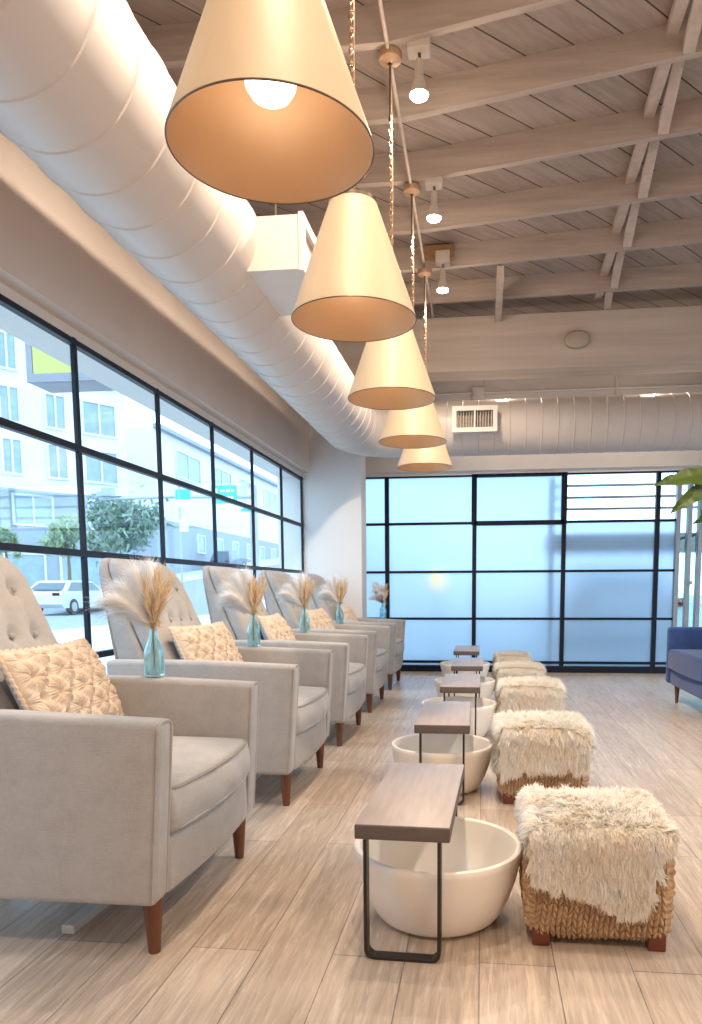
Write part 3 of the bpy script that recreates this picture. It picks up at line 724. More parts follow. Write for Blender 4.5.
def bouquet():
    root = empty('dried_bouquet')
    # white plumes fanning towards the window
    specs = [((-.80, .25, .85), .19, .36), ((-.62, .1, 1.0), .225, .22), ((-.36, .2, 1.0), .245, .12), ((-.70, -.3, .95), .205, .30), ((-.12, .25, 1.), .245, .08)]
    for d, L, dr in specs:
        acc = []; feather(acc, (0, 0, .165), d, L, .45, 2400, dr)
        r, dd, fc = acc[0]; n = len(r)
        pl = strands('plume', M['plume'], r, dd, .045 + RNG.random(n) * .05, .0013, np.array([[-.12, 0, -.28]]) + RNG.normal(size=(n, 3)) * .08, root, seg=3, curl=.10, face=fc)
        u = np.array(d) / np.linalg.norm(d)
        MB().tube([(0, 0, .03), (0, 0, .16)] + [tuple(np.array((0, 0, .165)) + u * L * t + np.array((0, 0, -1)) * dr * L * t ** 2.2) for t in (.3, .6, .9)], [.0014] * 2 + [.0012, .001, .0006], 5).build('plume_stem', M['stem_dry'], pl)
    # tan dried heads, upright
    hs = [((.05, .1, 1.), .20, .012), ((.22, -.1, 1.), .215, .011), ((.36, .1, 1.), .19, .010), ((-.06, -.15, 1.), .18, .012), ((.15, .25, 1.), .165, .012), ((.30, -.2, .9), .15, .010)]
    for d, L, w in hs:
        u = np.array(d) / np.linalg.norm(d); n = 120; t = .25 + .75 * RNG.random(n); a = RNG.random(n) * 2 * PI
        side = np.cross(u, [0, 1, 0.]); side /= np.linalg.norm(side); oth = np.cross(u, side)
        rad = side * np.cos(a)[:, None] + oth * np.sin(a)[:, None]
        r = np.array((0, 0, .16)) + u * (t * L)[:, None] + rad * (w * .8 * np.sin(np.clip(t, 0, 1) * PI * .92 + .15))[:, None]
        dd = u * 1. + rad * .35; dd /= np.linalg.norm(dd, axis=1, keepdims=True)
        h = strands('dried_head', M['straw'], r, dd, (.028 + RNG.random(n) * .03), .0036, RNG.normal(size=(n, 3)) * .12, root, seg=2, curl=.12, face=rad + np.array([0, 0, .4]))
        MB().tube([(0, 0, .02), (0, 0, .15), tuple(np.array((0, 0, .16)) + u * L)], .0022, 5).build('head_stem', M['stem_dry'], h)
    # loose sprigs at the neck and one long arching plume
    n = 150; r = np.zeros((n, 3)); r[:, 2] = .17 + RNG.random(n) * .02; r[:, :2] = RNG.normal(size=(n, 2)) * .007
    dd = np.stack([RNG.normal(size=n) * .5 + .35, RNG.normal(size=n) * .5, RNG.random(n) * .6 - .1], 1); dd /= np.linalg.norm(dd, axis=1, keepdims=True)
    strands('neck_sprig', M['straw'], r, dd, .025 + RNG.random(n) * .035, .002, np.array([[.1, 0, -.3]]) + RNG.normal(size=(n, 3)) * .1, root, seg=3)
    pts = [Vector((0, 0, .17)).lerp(Vector((-.1, -.03, .30)), t) if t < 0 else Vector((-.17 * t - .02 * t * t, -.05 * t, .17 + .20 * t - .17 * t * t * 1.0)) for t in np.linspace(0, .98, 14)]
    MB().tube([tuple(p) for p in pts], [.004 - .0024 * i / 13 for i in range(14)], 6).build('arching_stem', M['plume'], root)
    return root
v0 = vase(); b0 = bouquet()
VP = [(-1.209, 2.5475), (-1.266, 3.9075), (-1.29, 5.1725), (-1.272, 6.4125), (-1.06, 7.7175)]
on = ['nearest', 'second', 'third', 'fourth', 'last']
for k, (x, y) in enumerate(VP):
    v = v0 if k == 0 else v0.copy(); b = b0 if k == 0 else copy_tree(b0)
    if k: COL.objects.link(v)
    zz = .6765 if k < 4 else .668
    v.location = (x, y, zz); b.location = (x, y, zz + .012); b.rotation_euler = (0, 0, [0, .25, -.2, .15, 1.2][k])
    if k == 4: b.scale = (.92, .92, .92)
    tag(v, 'aqua glass bottle vase on the far arm of the %s grey armchair' % on[k], 'vase', 'aqua bottle vases on the chair arms')
    tag(b, 'white plumes and tan dried grass in the vase on the %s grey armchair' % on[k], 'dried flowers', 'dried grass bouquets')

# ------------------------------------------------------------------ foot rest tables
def rest_table():
    root = empty('footrest_table')
    L, W, Z, T = .69, .255, .376, .042
    mb = MB().box(-W / 2, W / 2, 0, L, Z - T, Z - .003, .004); tp = mb.build('table_top', M['table_edge'], root)
    MB().box(-W / 2 + .001, W / 2 - .001, .001, L - .001, Z - .004, Z, .0018).build('top_veneer', M['table_top'], tp)
    for y in (.0, L - .04):
        mb = MB(); x0, x1, r, w, t = -.104, .104, .028, .036, .0095
        path = [(x0, Z - T), (x0, r)] + [(x0 + r - r * math.cos(a), r - r * math.sin(a)) for a in np.linspace(.2, PI / 2, 6)] + [(x1 - r + r * math.sin(a), r - r * math.cos(a)) for a in np.linspace(.0, PI / 2 - .2, 6)] + [(x1, r), (x1, Z - T)]
        vs = []
        for i, (x, z) in enumerate(path):
            a = path[max(i - 1, 0)]; b = path[min(i + 1, len(path) - 1)]; tx, tz = b[0] - a[0], b[1] - a[1]; l = math.hypot(tx, tz); nx_, nz_ = -tz / l, tx / l
            th = t if abs(nz_) < .9 else t * .8
            vs += [(x + nx_ * th, y, z + nz_ * th), (x + nx_ * th, y + w, z + nz_ * th), (x, y + w, z), (x, y, z)]
        fs = []
        for i in range(len(path) - 1):
            for j in range(4): fs.append((4 * i + j, 4 * i + (j + 1) % 4, 4 * i + 4 + (j + 1) % 4, 4 * i + 4 + j))
        fs += [(3, 2, 1, 0), tuple(4 * (len(path) - 1) + j for j in range(4))]
        mb.add(vs, fs).build('leg_frame', M['iron'], root, smooth=False)
    return root
TP = [(-.206, 1.832), (-.178, 3.248), (-.135, 4.53), (-.117, 5.75), (-.150, 7.10)]
t0 = rest_table()
nth = ['nearest', 'second', 'third', 'fourth', 'farthest']
for k, (x, y) in enumerate(TP):
    t = t0 if k == 0 else copy_tree(t0)
    t.location = (x, y, 0); t.rotation_euler = (0, 0, [-.03, .01, .0, .0, 0][k])
    tag(t, 'grey topped foot rest table on black legs, %s of the five over the bowls' % nth[k], 'table', 'foot rest tables')

# ------------------------------------------------------------------ soaking bowls
def bowl():
    out = [(.0, .0), (.145, .0), (.165, .004), (.181, .014), (.196, .032), (.217, .075), (.236, .13), (.249, .185), (.2545, .208), (.256, .219), (.253, .228), (.246, .231), (.237, .227)]
    inn = [(.231, .212), (.224, .17), (.210, .115), (.192, .07), (.172, .042), (.14, .03), (.0, .027)]
    return MB().lathe(out + inn, n=80).build('soaking_bowl', M['bowl'])
bw0 = bowl()
BP = [(-.128, 2.132), (-.193, 3.545), (-.15, 4.83), (-.14, 6.05), (-.17, 7.40)]
for k, (x, y) in enumerate(BP):
    b = bw0 if k == 0 else bw0.copy()
    if k: COL.objects.link(b)
    b.location = (x, y, 0); tag(b, 'cream round soaking bowl under the %s foot rest table' % nth[k], 'bowl', 'cream soaking bowls')

# ------------------------------------------------------------------ knitted poufs and sheepskins
PW, PD, PH = .395, .37, .335
def pouf():
    root = empty('knitted_pouf')
    def knit(p):
        q = p.copy(); h = np.array([PW / 2, PD / 2, (PH - .02) / 2])
        # bulge
        zt = np.clip(q[:, 2] / h[2], -1, 1); bul = .010 * (1 - zt ** 2)
        nrm = np.zeros_like(q); dx = np.abs(q[:, 0]) / h[0]; dy = np.abs(q[:, 1]) / h[1]; dz = np.abs(q[:, 2]) / h[2]
        k = np.argmax(np.stack([dx, dy, dz], 1), 1); nrm[np.arange(len(q)), k] = np.sign(q[np.arange(len(q)), k])
        a = np.where(k == 0, q[:, 1], q[:, 0]); b = np.where(k == 2, q[:, 1], q[:, 2])
        cw, ph = .029, .021
        ca = a / cw + .12 * np.sin(b * 40) ; fa = ca - np.floor(ca)
        v = np.abs(fa - .5) * 2
        ridge = np.sqrt(np.maximum(0, 1 - (2 * np.abs(v - .5)) ** 2))
        st = b / ph + .9 * v + .25 * np.sin(np.floor(ca) * 12.9) ; fs_ = st - np.floor(st)
        stitch = np.sqrt(np.maximum(0, 1 - (2 * fs_ - 1) ** 2))
        jit = .5 + .5 * np.sin(np.floor(ca) * 7.3 + np.floor(st) * 4.1)
        disp = .018 * ridge * (.15 + .85 * stitch) * (.75 + .35 * jit) - .006
        return q + nrm * (disp + np.where(k == 2, 0, bul))[:, None]
    body = MB().rbox((0, 0, .014 + (PH - .014) / 2), (PW / 2 - .012, PD / 2 - .012, (PH - .02) / 2 - .008), .03, (190, 180, 150), 12, knit).build('knit_cover', M['jute'], root)
    for sx in (-1, 1):
        for sy in (-1, 1):
            MB().box(sx * .157 - .024, sx * .157 + .024, sy * .155 - .022, sy * .155 + .022, 0, .05, .004).build('foot', M['pouf_foot'], root)
    return root
PP = [(.329, 2.135, .0), (.285, 3.475, .02), (.330, 4.93, -.02), (.318, 6.20, .02), (.315, 7.62, .0)]
PSC = [1, 1.02, 1, .95, .85]
pf0 = pouf()
for k, (x, y, a) in enumerate(PP):
    p = pf0 if k == 0 else copy_tree(pf0)
    p.location = (x, y, 0); p.rotation_euler = (0, 0, a); p.scale = (PSC[k],) * 3; tag(p, 'square brown knitted jute pouf, %s of the five in the row' % nth[k], 'pouf', 'knitted jute poufs')

def sheepskin(hem_front, hem_left, hem_right, hem_back, n, length=.036):
    """Fleece draped over a pouf: hems are functions giving how far the skin hangs below the top edge along each side."""
    root = empty('sheepskin_throw')
    hx, hy, top, rr = PW / 2 - .004, PD / 2 + .008, PH + .008, .035
    def place(a, b, dn):
        """top point for |a|<=hx,|b|<=hy; dn (face id, hang) for sides."""
    def side_pt(face, s, h):
        # s along the side, h arclength past the top edge start (rr rounding)
        L = rr * PI / 2
        ang = np.clip(h / rr, 0, PI / 2); ex = np.maximum(0, h - L)
        o_ = -rr + rr * np.sin(ang); z = top - rr + rr * np.cos(ang) - ex
        nx_ = np.sin(ang); nz_ = np.cos(ang)
        bulge = .012 * np.clip(ex / .1, 0, 1)
        if face == 'f': P = np.stack([s, -(hy + o_ + bulge), z], 1); N = np.stack([0 * s, -nx_, nz_], 1); D = np.stack([0 * s, -nz_, -nx_], 1)
        if face == 'b': P = np.stack([s, hy + o_ + bulge, z], 1); N = np.stack([0 * s, nx_, nz_], 1); D = np.stack([0 * s, nz_, -nx_], 1)
        if face == 'l': P = np.stack([-(hx + o_ + bulge), s, z], 1); N = np.stack([-nx_, 0 * s, nz_], 1); D = np.stack([-nz_, 0 * s, -nx_], 1)
        if face == 'r': P = np.stack([hx + o_ + bulge, s, z], 1); N = np.stack([nx_, 0 * s, nz_], 1); D = np.stack([nz_, 0 * s, -nx_], 1)
        return P, N, D
    hide = MB(); R_ = []; N_ = []; D_ = []
    # top
    g = 26; u = np.linspace(-(hx - rr), hx - rr, g); v = np.linspace(-(hy - rr), hy - rr, g); U_, V_ = np.meshgrid(u, v, indexing='ij')
    bump = lambda a, b: (.008 * np.sin(a * 17 + 1) * np.cos(b * 15) + .010) * (1 - (a / (hx - rr)) ** 4) * (1 - (b / (hy - rr)) ** 4)
    def toppts(a, b): return np.stack([a, b, top + bump(a, b)], 1)
    idx = np.arange(g * g).reshape(g, g); q = np.stack([idx[:-1, :-1], idx[1:, :-1], idx[1:, 1:], idx[:-1, 1:]], -1).reshape(-1, 4)
    hide.add(toppts(U_.ravel(), V_.ravel()), q)
    area = 4 * (hx - rr) * (hy - rr); tot = area
    faces = [('f', hx, hem_front), ('l', hy, hem_left), ('r', hy, hem_right), ('b', hx, hem_back)]
    dens = n / (area + .10)
    k = int(area * dens); a = RNG.uniform(-(hx - rr), hx - rr, k); b = RNG.uniform(-(hy - rr), hy - rr, k)
    R_.append(toppts(a, b)); N_.append(np.tile([0, 0, 1.], (k, 1)) + np.stack([a / hx * .45, b / hy * .45, 0 * a], 1)); D_.append(np.stack([.45 * np.sin(b * 9 + a * 6) + a / hx * .5, -.55 + .35 * np.sin(a * 11), 0 * a], 1))
    for f, half, hem in faces:
        s = np.linspace(-half, half, 40); H_ = np.maximum(hem(s / half), 0.0)
        m = 14; T_ = np.linspace(0, 1, m)
        P = []
        for si, hi in zip(s, H_):
            p, _, _ = side_pt(f, np.full(m, si), T_ * hi); P.append(p)
        P = np.concatenate(P); idx = np.arange(40 * m).reshape(40, m); q = np.stack([idx[:-1, :-1], idx[1:, :-1], idx[1:, 1:], idx[:-1, 1:]], -1).reshape(-1, 4)
        if f in 'fr': q = q[:, ::-1]
        hide.add(P, q)
        A = 2 * half * H_.max(); kk = int(A * dens * 1.15)
        if kk < 5: continue
        s = RNG.uniform(-half, half, kk); h = RNG.uniform(0, H_.max(), kk); ok = h < hem(s / half); s, h = s[ok], h[ok]
        p, nn, dd = side_pt(f, s, h); R_.append(p); N_.append(nn); D_.append(dd * .9)
    hide.build('hide', M['hide'], root)
    Rr = np.concatenate(R_); N0 = np.concatenate(N_); Dd = np.concatenate(D_); m = len(Rr)
    # locks: each hair leans towards its lock's own direction and tip
    nc = max(60, m // 42); cen = RNG.choice(m, nc, replace=False); C_ = Rr[cen]
    near = np.zeros(m, int)
    for i in range(0, m, 2000): near[i:i + 2000] = np.argmin(((Rr[i:i + 2000, None, :] - C_[None]) ** 2).sum(-1), 1)
    lean = RNG.normal(size=(nc, 3)) * .20
    dirs = N0 * .32 + Dd * .95 + lean[near] + RNG.normal(size=(m, 3)) * .16
    dirs += (C_[near] - Rr) * 5.0
    dirs /= np.linalg.norm(dirs, axis=1, keepdims=True)
    ll = (length * (.75 + .5 * RNG.random(nc)))[near] * (.8 + .4 * RNG.random(m))
    strands('fleece', M['fleece'], Rr, dirs, ll, .0034, Dd * .15 + np.array([[0, 0, -.12]]) + (C_[near] - Rr) * 3, root, seg=3, curl=.10, taper=.35, face=N0 / np.linalg.norm(N0, axis=1, keepdims=True))
    return root
pc = lambda xs_, ys_: (lambda s: np.interp(s, xs_, ys_))
sk1 = sheepskin(pc([-1, -.95, -.72, -.35, -.2, .0, .2, .45, .62, .72, .78, .9, 1], [.12, .155, .165, .182, .182, .205, .232, .25, .22, .15, .085, .065, .06]),
                pc([-1, -.9, -.75, -.5, 0, 1], [.10, .06, .045, .07, .08, .08]), pc([-1, -.6, 0, 1], [.03, .035, .04, .05]), pc([-1, 1], [.09, .09]), 48000, .026)
sk2 = sheepskin(pc([-1, -.8, -.5, 0, .5, 1], [.215, .20, .18, .175, .178, .18]), pc([-1, 0, 1], [.20, .17, .16]), pc([-1, 0, 1], [.10, .10, .10]), pc([-1, 1], [.12, .12]), 38000, .036)
lab = ['white sheepskin with a hanging tongue draped over the nearest pouf', 'cream sheepskin draped low over the second pouf', 'cream sheepskin covering the third pouf', 'cream sheepskin covering the fourth pouf', 'cream sheepskin covering the farthest pouf by the frosted window']
for k, (x, y, a) in enumerate(PP):
    s = sk1 if k == 0 else (sk2 if k == 1 else copy_tree(sk2))
    s.location = (x, y, 0.004); s.scale = (PSC[k],) * 3; s.rotation_euler = (0, 0, a + [0, 0, .0, 0, 0][k])
    tag(s, lab[k], 'sheepskin', 'sheepskins on the poufs')

# ------------------------------------------------------------------ blue armchair at the right edge (faces the row)
ba = empty('blue_armchair', (1.605, 5.95, 0)); tag(ba, 'navy blue armchair on tapered brown legs near the folding glass door', 'armchair')
for s in (-1, 1):
    MB().rbox((.37, s * .55, .405), (.37, .045, .245), .03, (4, 1, 4), 4).build('arm', M['navy'], ba)
MB().rbox((.36, 0, .22), (.34, .503, .065), .02, 3, 3).build('front_rail', M['navy'], ba)
def bw(p):
    q = p.copy(); q[:, 2] += np.where(q[:, 2] > 0, .02 * np.cos(np.clip(q[:, 1] / .5, -1, 1) * PI / 2), 0); q[:, 0] -= .02 * (q[:, 0] < 0) * np.cos(np.clip(q[:, 1] / .5, -1, 1) * PI / 2); return q
MB().rbox((.325, 0, .375), (.33, .502, .085), .03, 6, 4, bw).build('seat_cushion', M['navy'], ba)
MB().rbox((.70, 0, .58), (.075, .50, .34), .05, 4, 4, lambda p: np.stack([p[:, 0] + (p[:, 2] + .34) * .18, p[:, 1], p[:, 2]], 1)).build('backrest', M['navy'], ba)
for sx, sy in ((.07, .45), (.07, -.45), (.66, .45), (.66, -.45)):
    mb = MB().lathe([(.0, 0), (.012, 0), (.024, .16), (.0, .16)], (0, 0, 0), 16); o = mb.build('leg', M['leg_wood'], ba); o.location = (sx, sy, 0)

# ------------------------------------------------------------------ fig plant: pot stands just right of the view, leaves reach in
pr = empty('potted_plant', (1.83, 5.05, 0)); tag(pr, 'green broad-leaved fig plant reaching in above the blue armchair', 'plant')
MB().lathe([(.0, 0), (.12, 0), (.15, .30), (.155, .32), (.14, .32), (.135, .28), (.0, .28)], n=40).build('pot', M['pot'], pr)
MB().lathe([(.0, .285), (.134, .285), (.134, .27)], n=30).build('soil', M['soil'], pr)
MB().tube([(0, 0, .27), (.02, .01, .8), (-.02, 0, 1.3), (.0, .02, 1.9)], [.018, .016, .013, .008], 10).build('trunk', M['trunk'], pr)
def fig_leaf(base, tip, w, up=(0, 0, 1), droop=.04, name='leaf'):
    a = Vector(base); b = Vector(tip); d = (b - a); L = d.length; d.normalize(); s = d.cross(Vector(up)).normalized(); n_ = s.cross(d).normalized()
    vs = []; N = 16; K = 8
    for i in range(N + 1):
        t = i / N
        prof = (math.sin(PI * min(1, t ** .75 * 1.0)) ** .75) * (1.0 if t < .98 else .5) if 0 < t < 1 else 0.02
        for j in range(K + 1):
            u = j / K * 2 - 1
            p = a + d * (L * t) + s * (u * w * prof) + n_ * (-droop * (2 * t - 1) ** 2 + droop + .22 * w * abs(u) ** 1.3 + .012 * math.sin(t * 24) * abs(u))
            vs.append(tuple(p))
    fs = [(i * (K + 1) + j, i * (K + 1) + j + 1, (i + 1) * (K + 1) + j + 1, (i + 1) * (K + 1) + j) for i in range(N) for j in range(K)]
    vs2 = [tuple(Vector(v) - n_ * .0016) for v in vs]
    mb = MB().add(vs, fs).add(vs2, [q[::-1] for q in fs])
    o = mb.build(name, M['leaf'], pr)
    MB().tube([tuple(a), tuple(a.lerp(b, .5) + n_ * droop), tuple(b)], [.003, .0025, .001], 5).build('midrib', M['leaf'], o)
LB = [((-.16, .12, .745), (-.665, .15, .70), .078, (0, -.80, .6)), ((-.25, .12, .735), (-.56, .14, .515), .055, (.3, -.85, .5)), ((-.29, .02, .71), (-.45, .0, .43), .07, (.9, -.6, .35)),
      ((-.24, -.1, .70), (-.40, -.12, .42), .085, (.8, -.7, .3)), ((.0, .1, .9), (-.2, .25, 1.15), .08, (0, -1, .3)), ((0, 0, 1.0), (.25, .1, 1.1), .09, (0, 0, 1)), ((.0, .0, .7), (.3, -.1, .65), .09, (0, 0, 1)), ((0, 0, 1.3), (.2, -.2, 1.5), .09, (0, 0, 1)), ((0, 0, 1.4), (-.2, .2, 1.7), .09, (0, 0, 1)), ((0, 0, 1.8), (.1, .15, 2.05), .08, (0, -1, 0))]
for a, b, w, up in LB:
    a = (a[0], a[1], a[2] + .98 if a[2] < .95 and a[0] < -.01 else a[2]); b = (b[0], b[1], b[2] + .98 if b[2] < .95 and b[0] < -.01 and b[2] < .9 else b[2])
    fig_leaf(a, b, w, up)
    MB().tube([(0, .01, a[2] - .06), ((a[0]) * .5, a[1] * .5, a[2] - .01), a], .0045, 6).build('petiole', M['leaf'], pr)

# ------------------------------------------------------------------ outdoors, street side
def slope(y): return 0. if y < 30 else (y - 30) * .083
gy_ = [-40, 10, 20, 30, 45, 60, 80, 110, 160]
def ground(name, x0, x1, z, m, label, cat):
    vs = []; 
    for y in gy_: vs += [(x0, y, slope(y) + z), (x1, y, slope(y) + z)]
    o = MB().add(vs, [(2 * i, 2 * i + 1, 2 * i + 3, 2 * i + 2) for i in range(len(gy_) - 1)]).build(name, m, smooth=False); return struct(o, label, cat)
ground('pavement_near', -11.0, -2.22, -.06, M['pavement'], 'pale concrete pavement outside the street window', 'pavement')
ground('street', -20.5, -11.0, -.10, M['asphalt'], 'blue grey asphalt street climbing uphill', 'street')
ground('pavement_far', -60, -20.5, -.05, M['pavement'], 'pale pavement on the other side of the street', 'pavement')
gb = MB().add([(-2.3, YD + .15, -.06), (60, YD + .15, -.06), (60, 90, -.06), (-2.3, 90, -.06)], [(0, 1, 2, 3)]).add([(XR + .2, -30, -.06), (60, -30, -.06), (60, YD + .15, -.06), (XR + .2, YD + .15, -.06)], [(0, 1, 2, 3)])
struct(gb.build('yard_ground', M['asphalt'], smooth=False), 'asphalt yard behind the frosted window', 'ground')

def facade(root, A, B, z0, z1, depth, m, name='wall'):
    a = Vector((A[0], A[1], 0)); b = Vector((B[0], B[1], 0)); d = (b - a).normalized(); n_ = Vector((-d.y, d.x, 0))
    vs = [tuple(p + Vector((0, 0, z))) for z in (z0, z1) for p in (a, b, b + n_ * depth, a + n_ * depth)]
    return MB().add(vs, [(3, 2, 1, 0), (4, 5, 6, 7), (0, 1, 5, 4), (1, 2, 6, 5), (2, 3, 7, 6), (3, 0, 4, 7)]).build(name, m, root, smooth=False)
def fwin(root, A, B, s0, s1, z0, z1, mullion=True, out=.12):
    a = Vector((A[0], A[1], 0)); b = Vector((B[0], B[1], 0)); d = (b - a).normalized(); n_ = Vector((-d.y, d.x, 0)); 
    def bx(t0, t1, za, zb, o0, o1):
        vs = [tuple(a + d * t + n_ * o + Vector((0, 0, z))) for z in (za, zb) for t in (t0, t1) for o in (o0, o1)]
        return vs, [(0, 1, 3, 2), (4, 6, 7, 5), (0, 4, 5, 1), (2, 3, 7, 6), (0, 2, 6, 4), (1, 5, 7, 3)]
    f = MB(); t = .12
    for q in ((s0 - t, s1 + t, z0 - t, z0), (s0 - t, s1 + t, z1, z1 + t), (s0 - t, s0, z0, z1), (s1, s1 + t, z0, z1)): f.add(*bx(*q, -out, .02))
    if mullion: f.add(*bx((s0 + s1) / 2 - .05, (s0 + s1) / 2 + .05, z0, z1, -out, .02))
    fo = f.build('window', M['render_white'], root, smooth=False)
    MB().add(*bx(s0, s1, z0, z1, -.05, .0)).build('pane', M['win_blue'], fo, smooth=False)
A1, B1 = (-27.5, 34.5), (-21.6, 43.)
bl = empty('apartment_building', (-27.5, 34.5, 0)); tag(bl, 'tall pale apartment building with blue windows across the street', 'building')
bl.location = (0, 0, 0)
facade(bl, A1, B1, 6.6, 26, 8, M['render_white']); facade(bl, A1, B1, -.2, 6.6, 7.9, M['render_grey'], 'base_storeys')
Ln = math.hypot(B1[0] - A1[0], B1[1] - A1[1])
for fl_ in range(6):
    z = 7.3 + fl_ * 2.75
    for s0, s1 in ((3.2, 4.1), (5.6, 6.6), (7.7, 9.6)):
        fwin(bl, A1, B1, s0, s1, z, z + 1.75)
for s0, s1 in ((.2, 1.9), (3.6, 5.6), (7.8, 9.4)): fwin(bl, A1, B1, s0, s1, 4.6, 6.1)
for s0, s1 in ((.2, 2.2), (3.0, 5.0), (6.0, 9.6)): fwin(bl, A1, B1, s0, s1, .5, 2.9, False)
facade(bl, (A1[0] + 1.6, A1[1] + 1.6), (A1[0] + 4.5, A1[1] + 5.8), 6.3, 6.6, -.9, M['render_white'], 'ledge')
A2, B2 = (-25, 54), (-25, 112)
b2 = empty('long_building'); tag(b2, 'long low white and grey building up the hill across the street', 'building')
facade(b2, A2, B2, 0, 6.4, 2.5, M['render_grey'], 'base_storey'); facade(b2, A2, B2, 6.4, 13.2, 2.5, M['shop_white'], 'upper_storey')
facade(b2, A2, B2, 13.2, 13.5, -.5, M['render_grey'], 'parapet')
for i in range(9): fwin(b2, A2, B2, 8 + i * 4.5, 9.6 + i * 4.5, 4.2, 5.6, False)
for i in range(5): fwin(b2, A2, B2, 4 + i * 8, 9 + i * 8, 10.2, 12.2, True)

def street_tree(x, y, zc, r, hh, n, mleaf, label):
    root = empty('street_tree', (x, y, slope(y))); tag(root, label, 'tree')
    z0 = -.05; MB().tube([(0, 0, z0), (.05, 0, zc * .5), (0, .05, zc)], [.10, .08, .05], 8).build('trunk', M['trunk'], root)
    blobs = RNG.normal(size=(26, 3)) * [r * .5, r * .5, hh * .38]
    c = blobs[RNG.integers(0, 26, n)] + RNG.normal(size=(n, 3)) * r * .2; c[:, 2] += zc
    a = RNG.normal(size=(n, 3)); a /= np.linalg.norm(a, axis=1, keepdims=True)
    strands('crown', mleaf, c, a, .18 + RNG.random(n) * .12, .14, RNG.normal(size=(n, 3)) * .3, root, seg=2, taper=.2)
street_tree(-15.3, 29.5, 3.7, 1.25, 1.15, 3600, M['leaf_out'], 'bushy dark green street tree in front of the pale building corner')
street_tree(-19.8, 33.0, 3.2, .8, 1.0, 1300, M['leaf_lime'], 'small yellow green street tree before the apartment building')
street_tree(-23.0, 33.0, 3.1, .5, .8, 500, M['leaf_lime'], 'small yellow green street tree at the very edge of the view')

def car(name, x, y, mbody, label, suv=False):
    root = empty(name, (x, y, slope(y) - .09), 0); tag(root, label, 'car'); root.rotation_euler = (math.atan(.083) if y > 30.5 else 0, 0, 0)
    H_ = 1.72 if suv else 1.45; L = 4.6
    prof = [(-2.3, .45), (-2.28, .85), (-2.15, .95 if not suv else 1.1), (-1.9, 1.0 if not suv else 1.45), (-1.35 if not suv else -1.75, H_ - .04), (-.6, H_), (.35, H_ - .05), (1.05, 1.0), (2.0, .85), (2.28, .7), (2.3, .4), (2.1, .28), (-2.1, .28)]
    W = .88; vs = []
    for s in (-1, 1):
        for yy, zz in prof:
            inn = .16 * max(0, (zz - .95)) / .5
            vs.append((s * (W - inn), yy, zz))
    n = len(prof); fs = [tuple(range(n - 1, -1, -1)), tuple(range(n, 2 * n))] + [(i, (i + 1) % n, n + (i + 1) % n, n + i) for i in range(n)]
    MB().add(vs, fs).build('body', mbody, root, smooth=False)
    g = MB()
    for s in (-1, 1):
        zz0, zz1 = 1.0, H_ - .1; o0, o1 = W - .16 * .05 / .5 + .006, W - .16 * (zz1 - .95) / .5 + .006
        for y0, y1, yt0, yt1 in ((-1.75, -.5, -1.3, -.5), (-.42, .85, -.42, .38)):
            g.add([(s * o0, y0, zz0), (s * o0, y1, zz0), (s * o1, yt1, zz1), (s * o1, yt0, zz1)], [(0, 1, 2, 3)])
    g.add([(-.68, -2.0, 1.05), (.68, -2.0, 1.05), (.6, -1.42 if not suv else -1.85, H_ - .1), (-.6, -1.42 if not suv else -1.85, H_ - .1)], [(0, 1, 2, 3)])
    g.build('side_glass', M['car_glass'], root, smooth=False)
    for s in (-1, 1):
        for yy in (-1.4, 1.4):
            w = MB().tube([(s * .70, yy, .33), (s * .90, yy, .33)], .33, 22).build('wheel', M['tyre'], root, smooth=False)
            MB().tube([(s * .89, yy, .33), (s * .915, yy, .33)], .2, 18).build('hubcap', M['hub'], w, smooth=False)
    MB().box(-.8, -.5, -2.31, -2.27, .8, .92).box(.5, .8, -2.31, -2.27, .8, .92).build('tail_light', emis('tail_' + name, (.35, .03, .03), .3), root, smooth=False)
car('white_car', -18.0, 30.2, M['car_white'], 'white parked car seen through the lower street window')
car('dark_suv', -22.5, 63., M['car_dark'], 'dark parked car up the hill before the long building', True)
# blade sign box hanging outside above the window
sg = empty('blade_sign', (-2.56, 4.4, 2.3)); tag(sg, 'lime green lit sign box hanging outside above the street window', 'sign')
MB().box(-.29, .29, .02, .26, -.01, .62, .006).build('sign_case', M['box_frame'], sg, smooth=False)
m = MB()
for q in ((-.29, .29, -.01, .04), (-.29, .29, .57, .62), (-.29, -.25, .04, .57), (.25, .29, .04, .57)): m.box(q[0], q[1], 0, .03, q[2], q[3])
m.build('sign_frame', M['box_frame'], sg, smooth=False)
MB().box(-.25, .25, .012, .022, .04, .57).build('sign_face', M['lightbox'], sg, smooth=False)
vs = []; N = 20
for i in range(N + 1):
    t = i / N; x = -.16 + .38 * t; zc_ = .30 - .14 * math.sin(t * PI * .9) + .02; w = .034 * math.sin(PI * (.08 + .9 * t)) + .004
    vs += [(x, .009, zc_ - w), (x, .009, zc_ + w)]
MB().add(vs, [(2 * i, 2 * i + 2, 2 * i + 3, 2 * i + 1) for i in range(N)]).build('sign_swoosh', M['lightbox_arc'], sg, smooth=False)
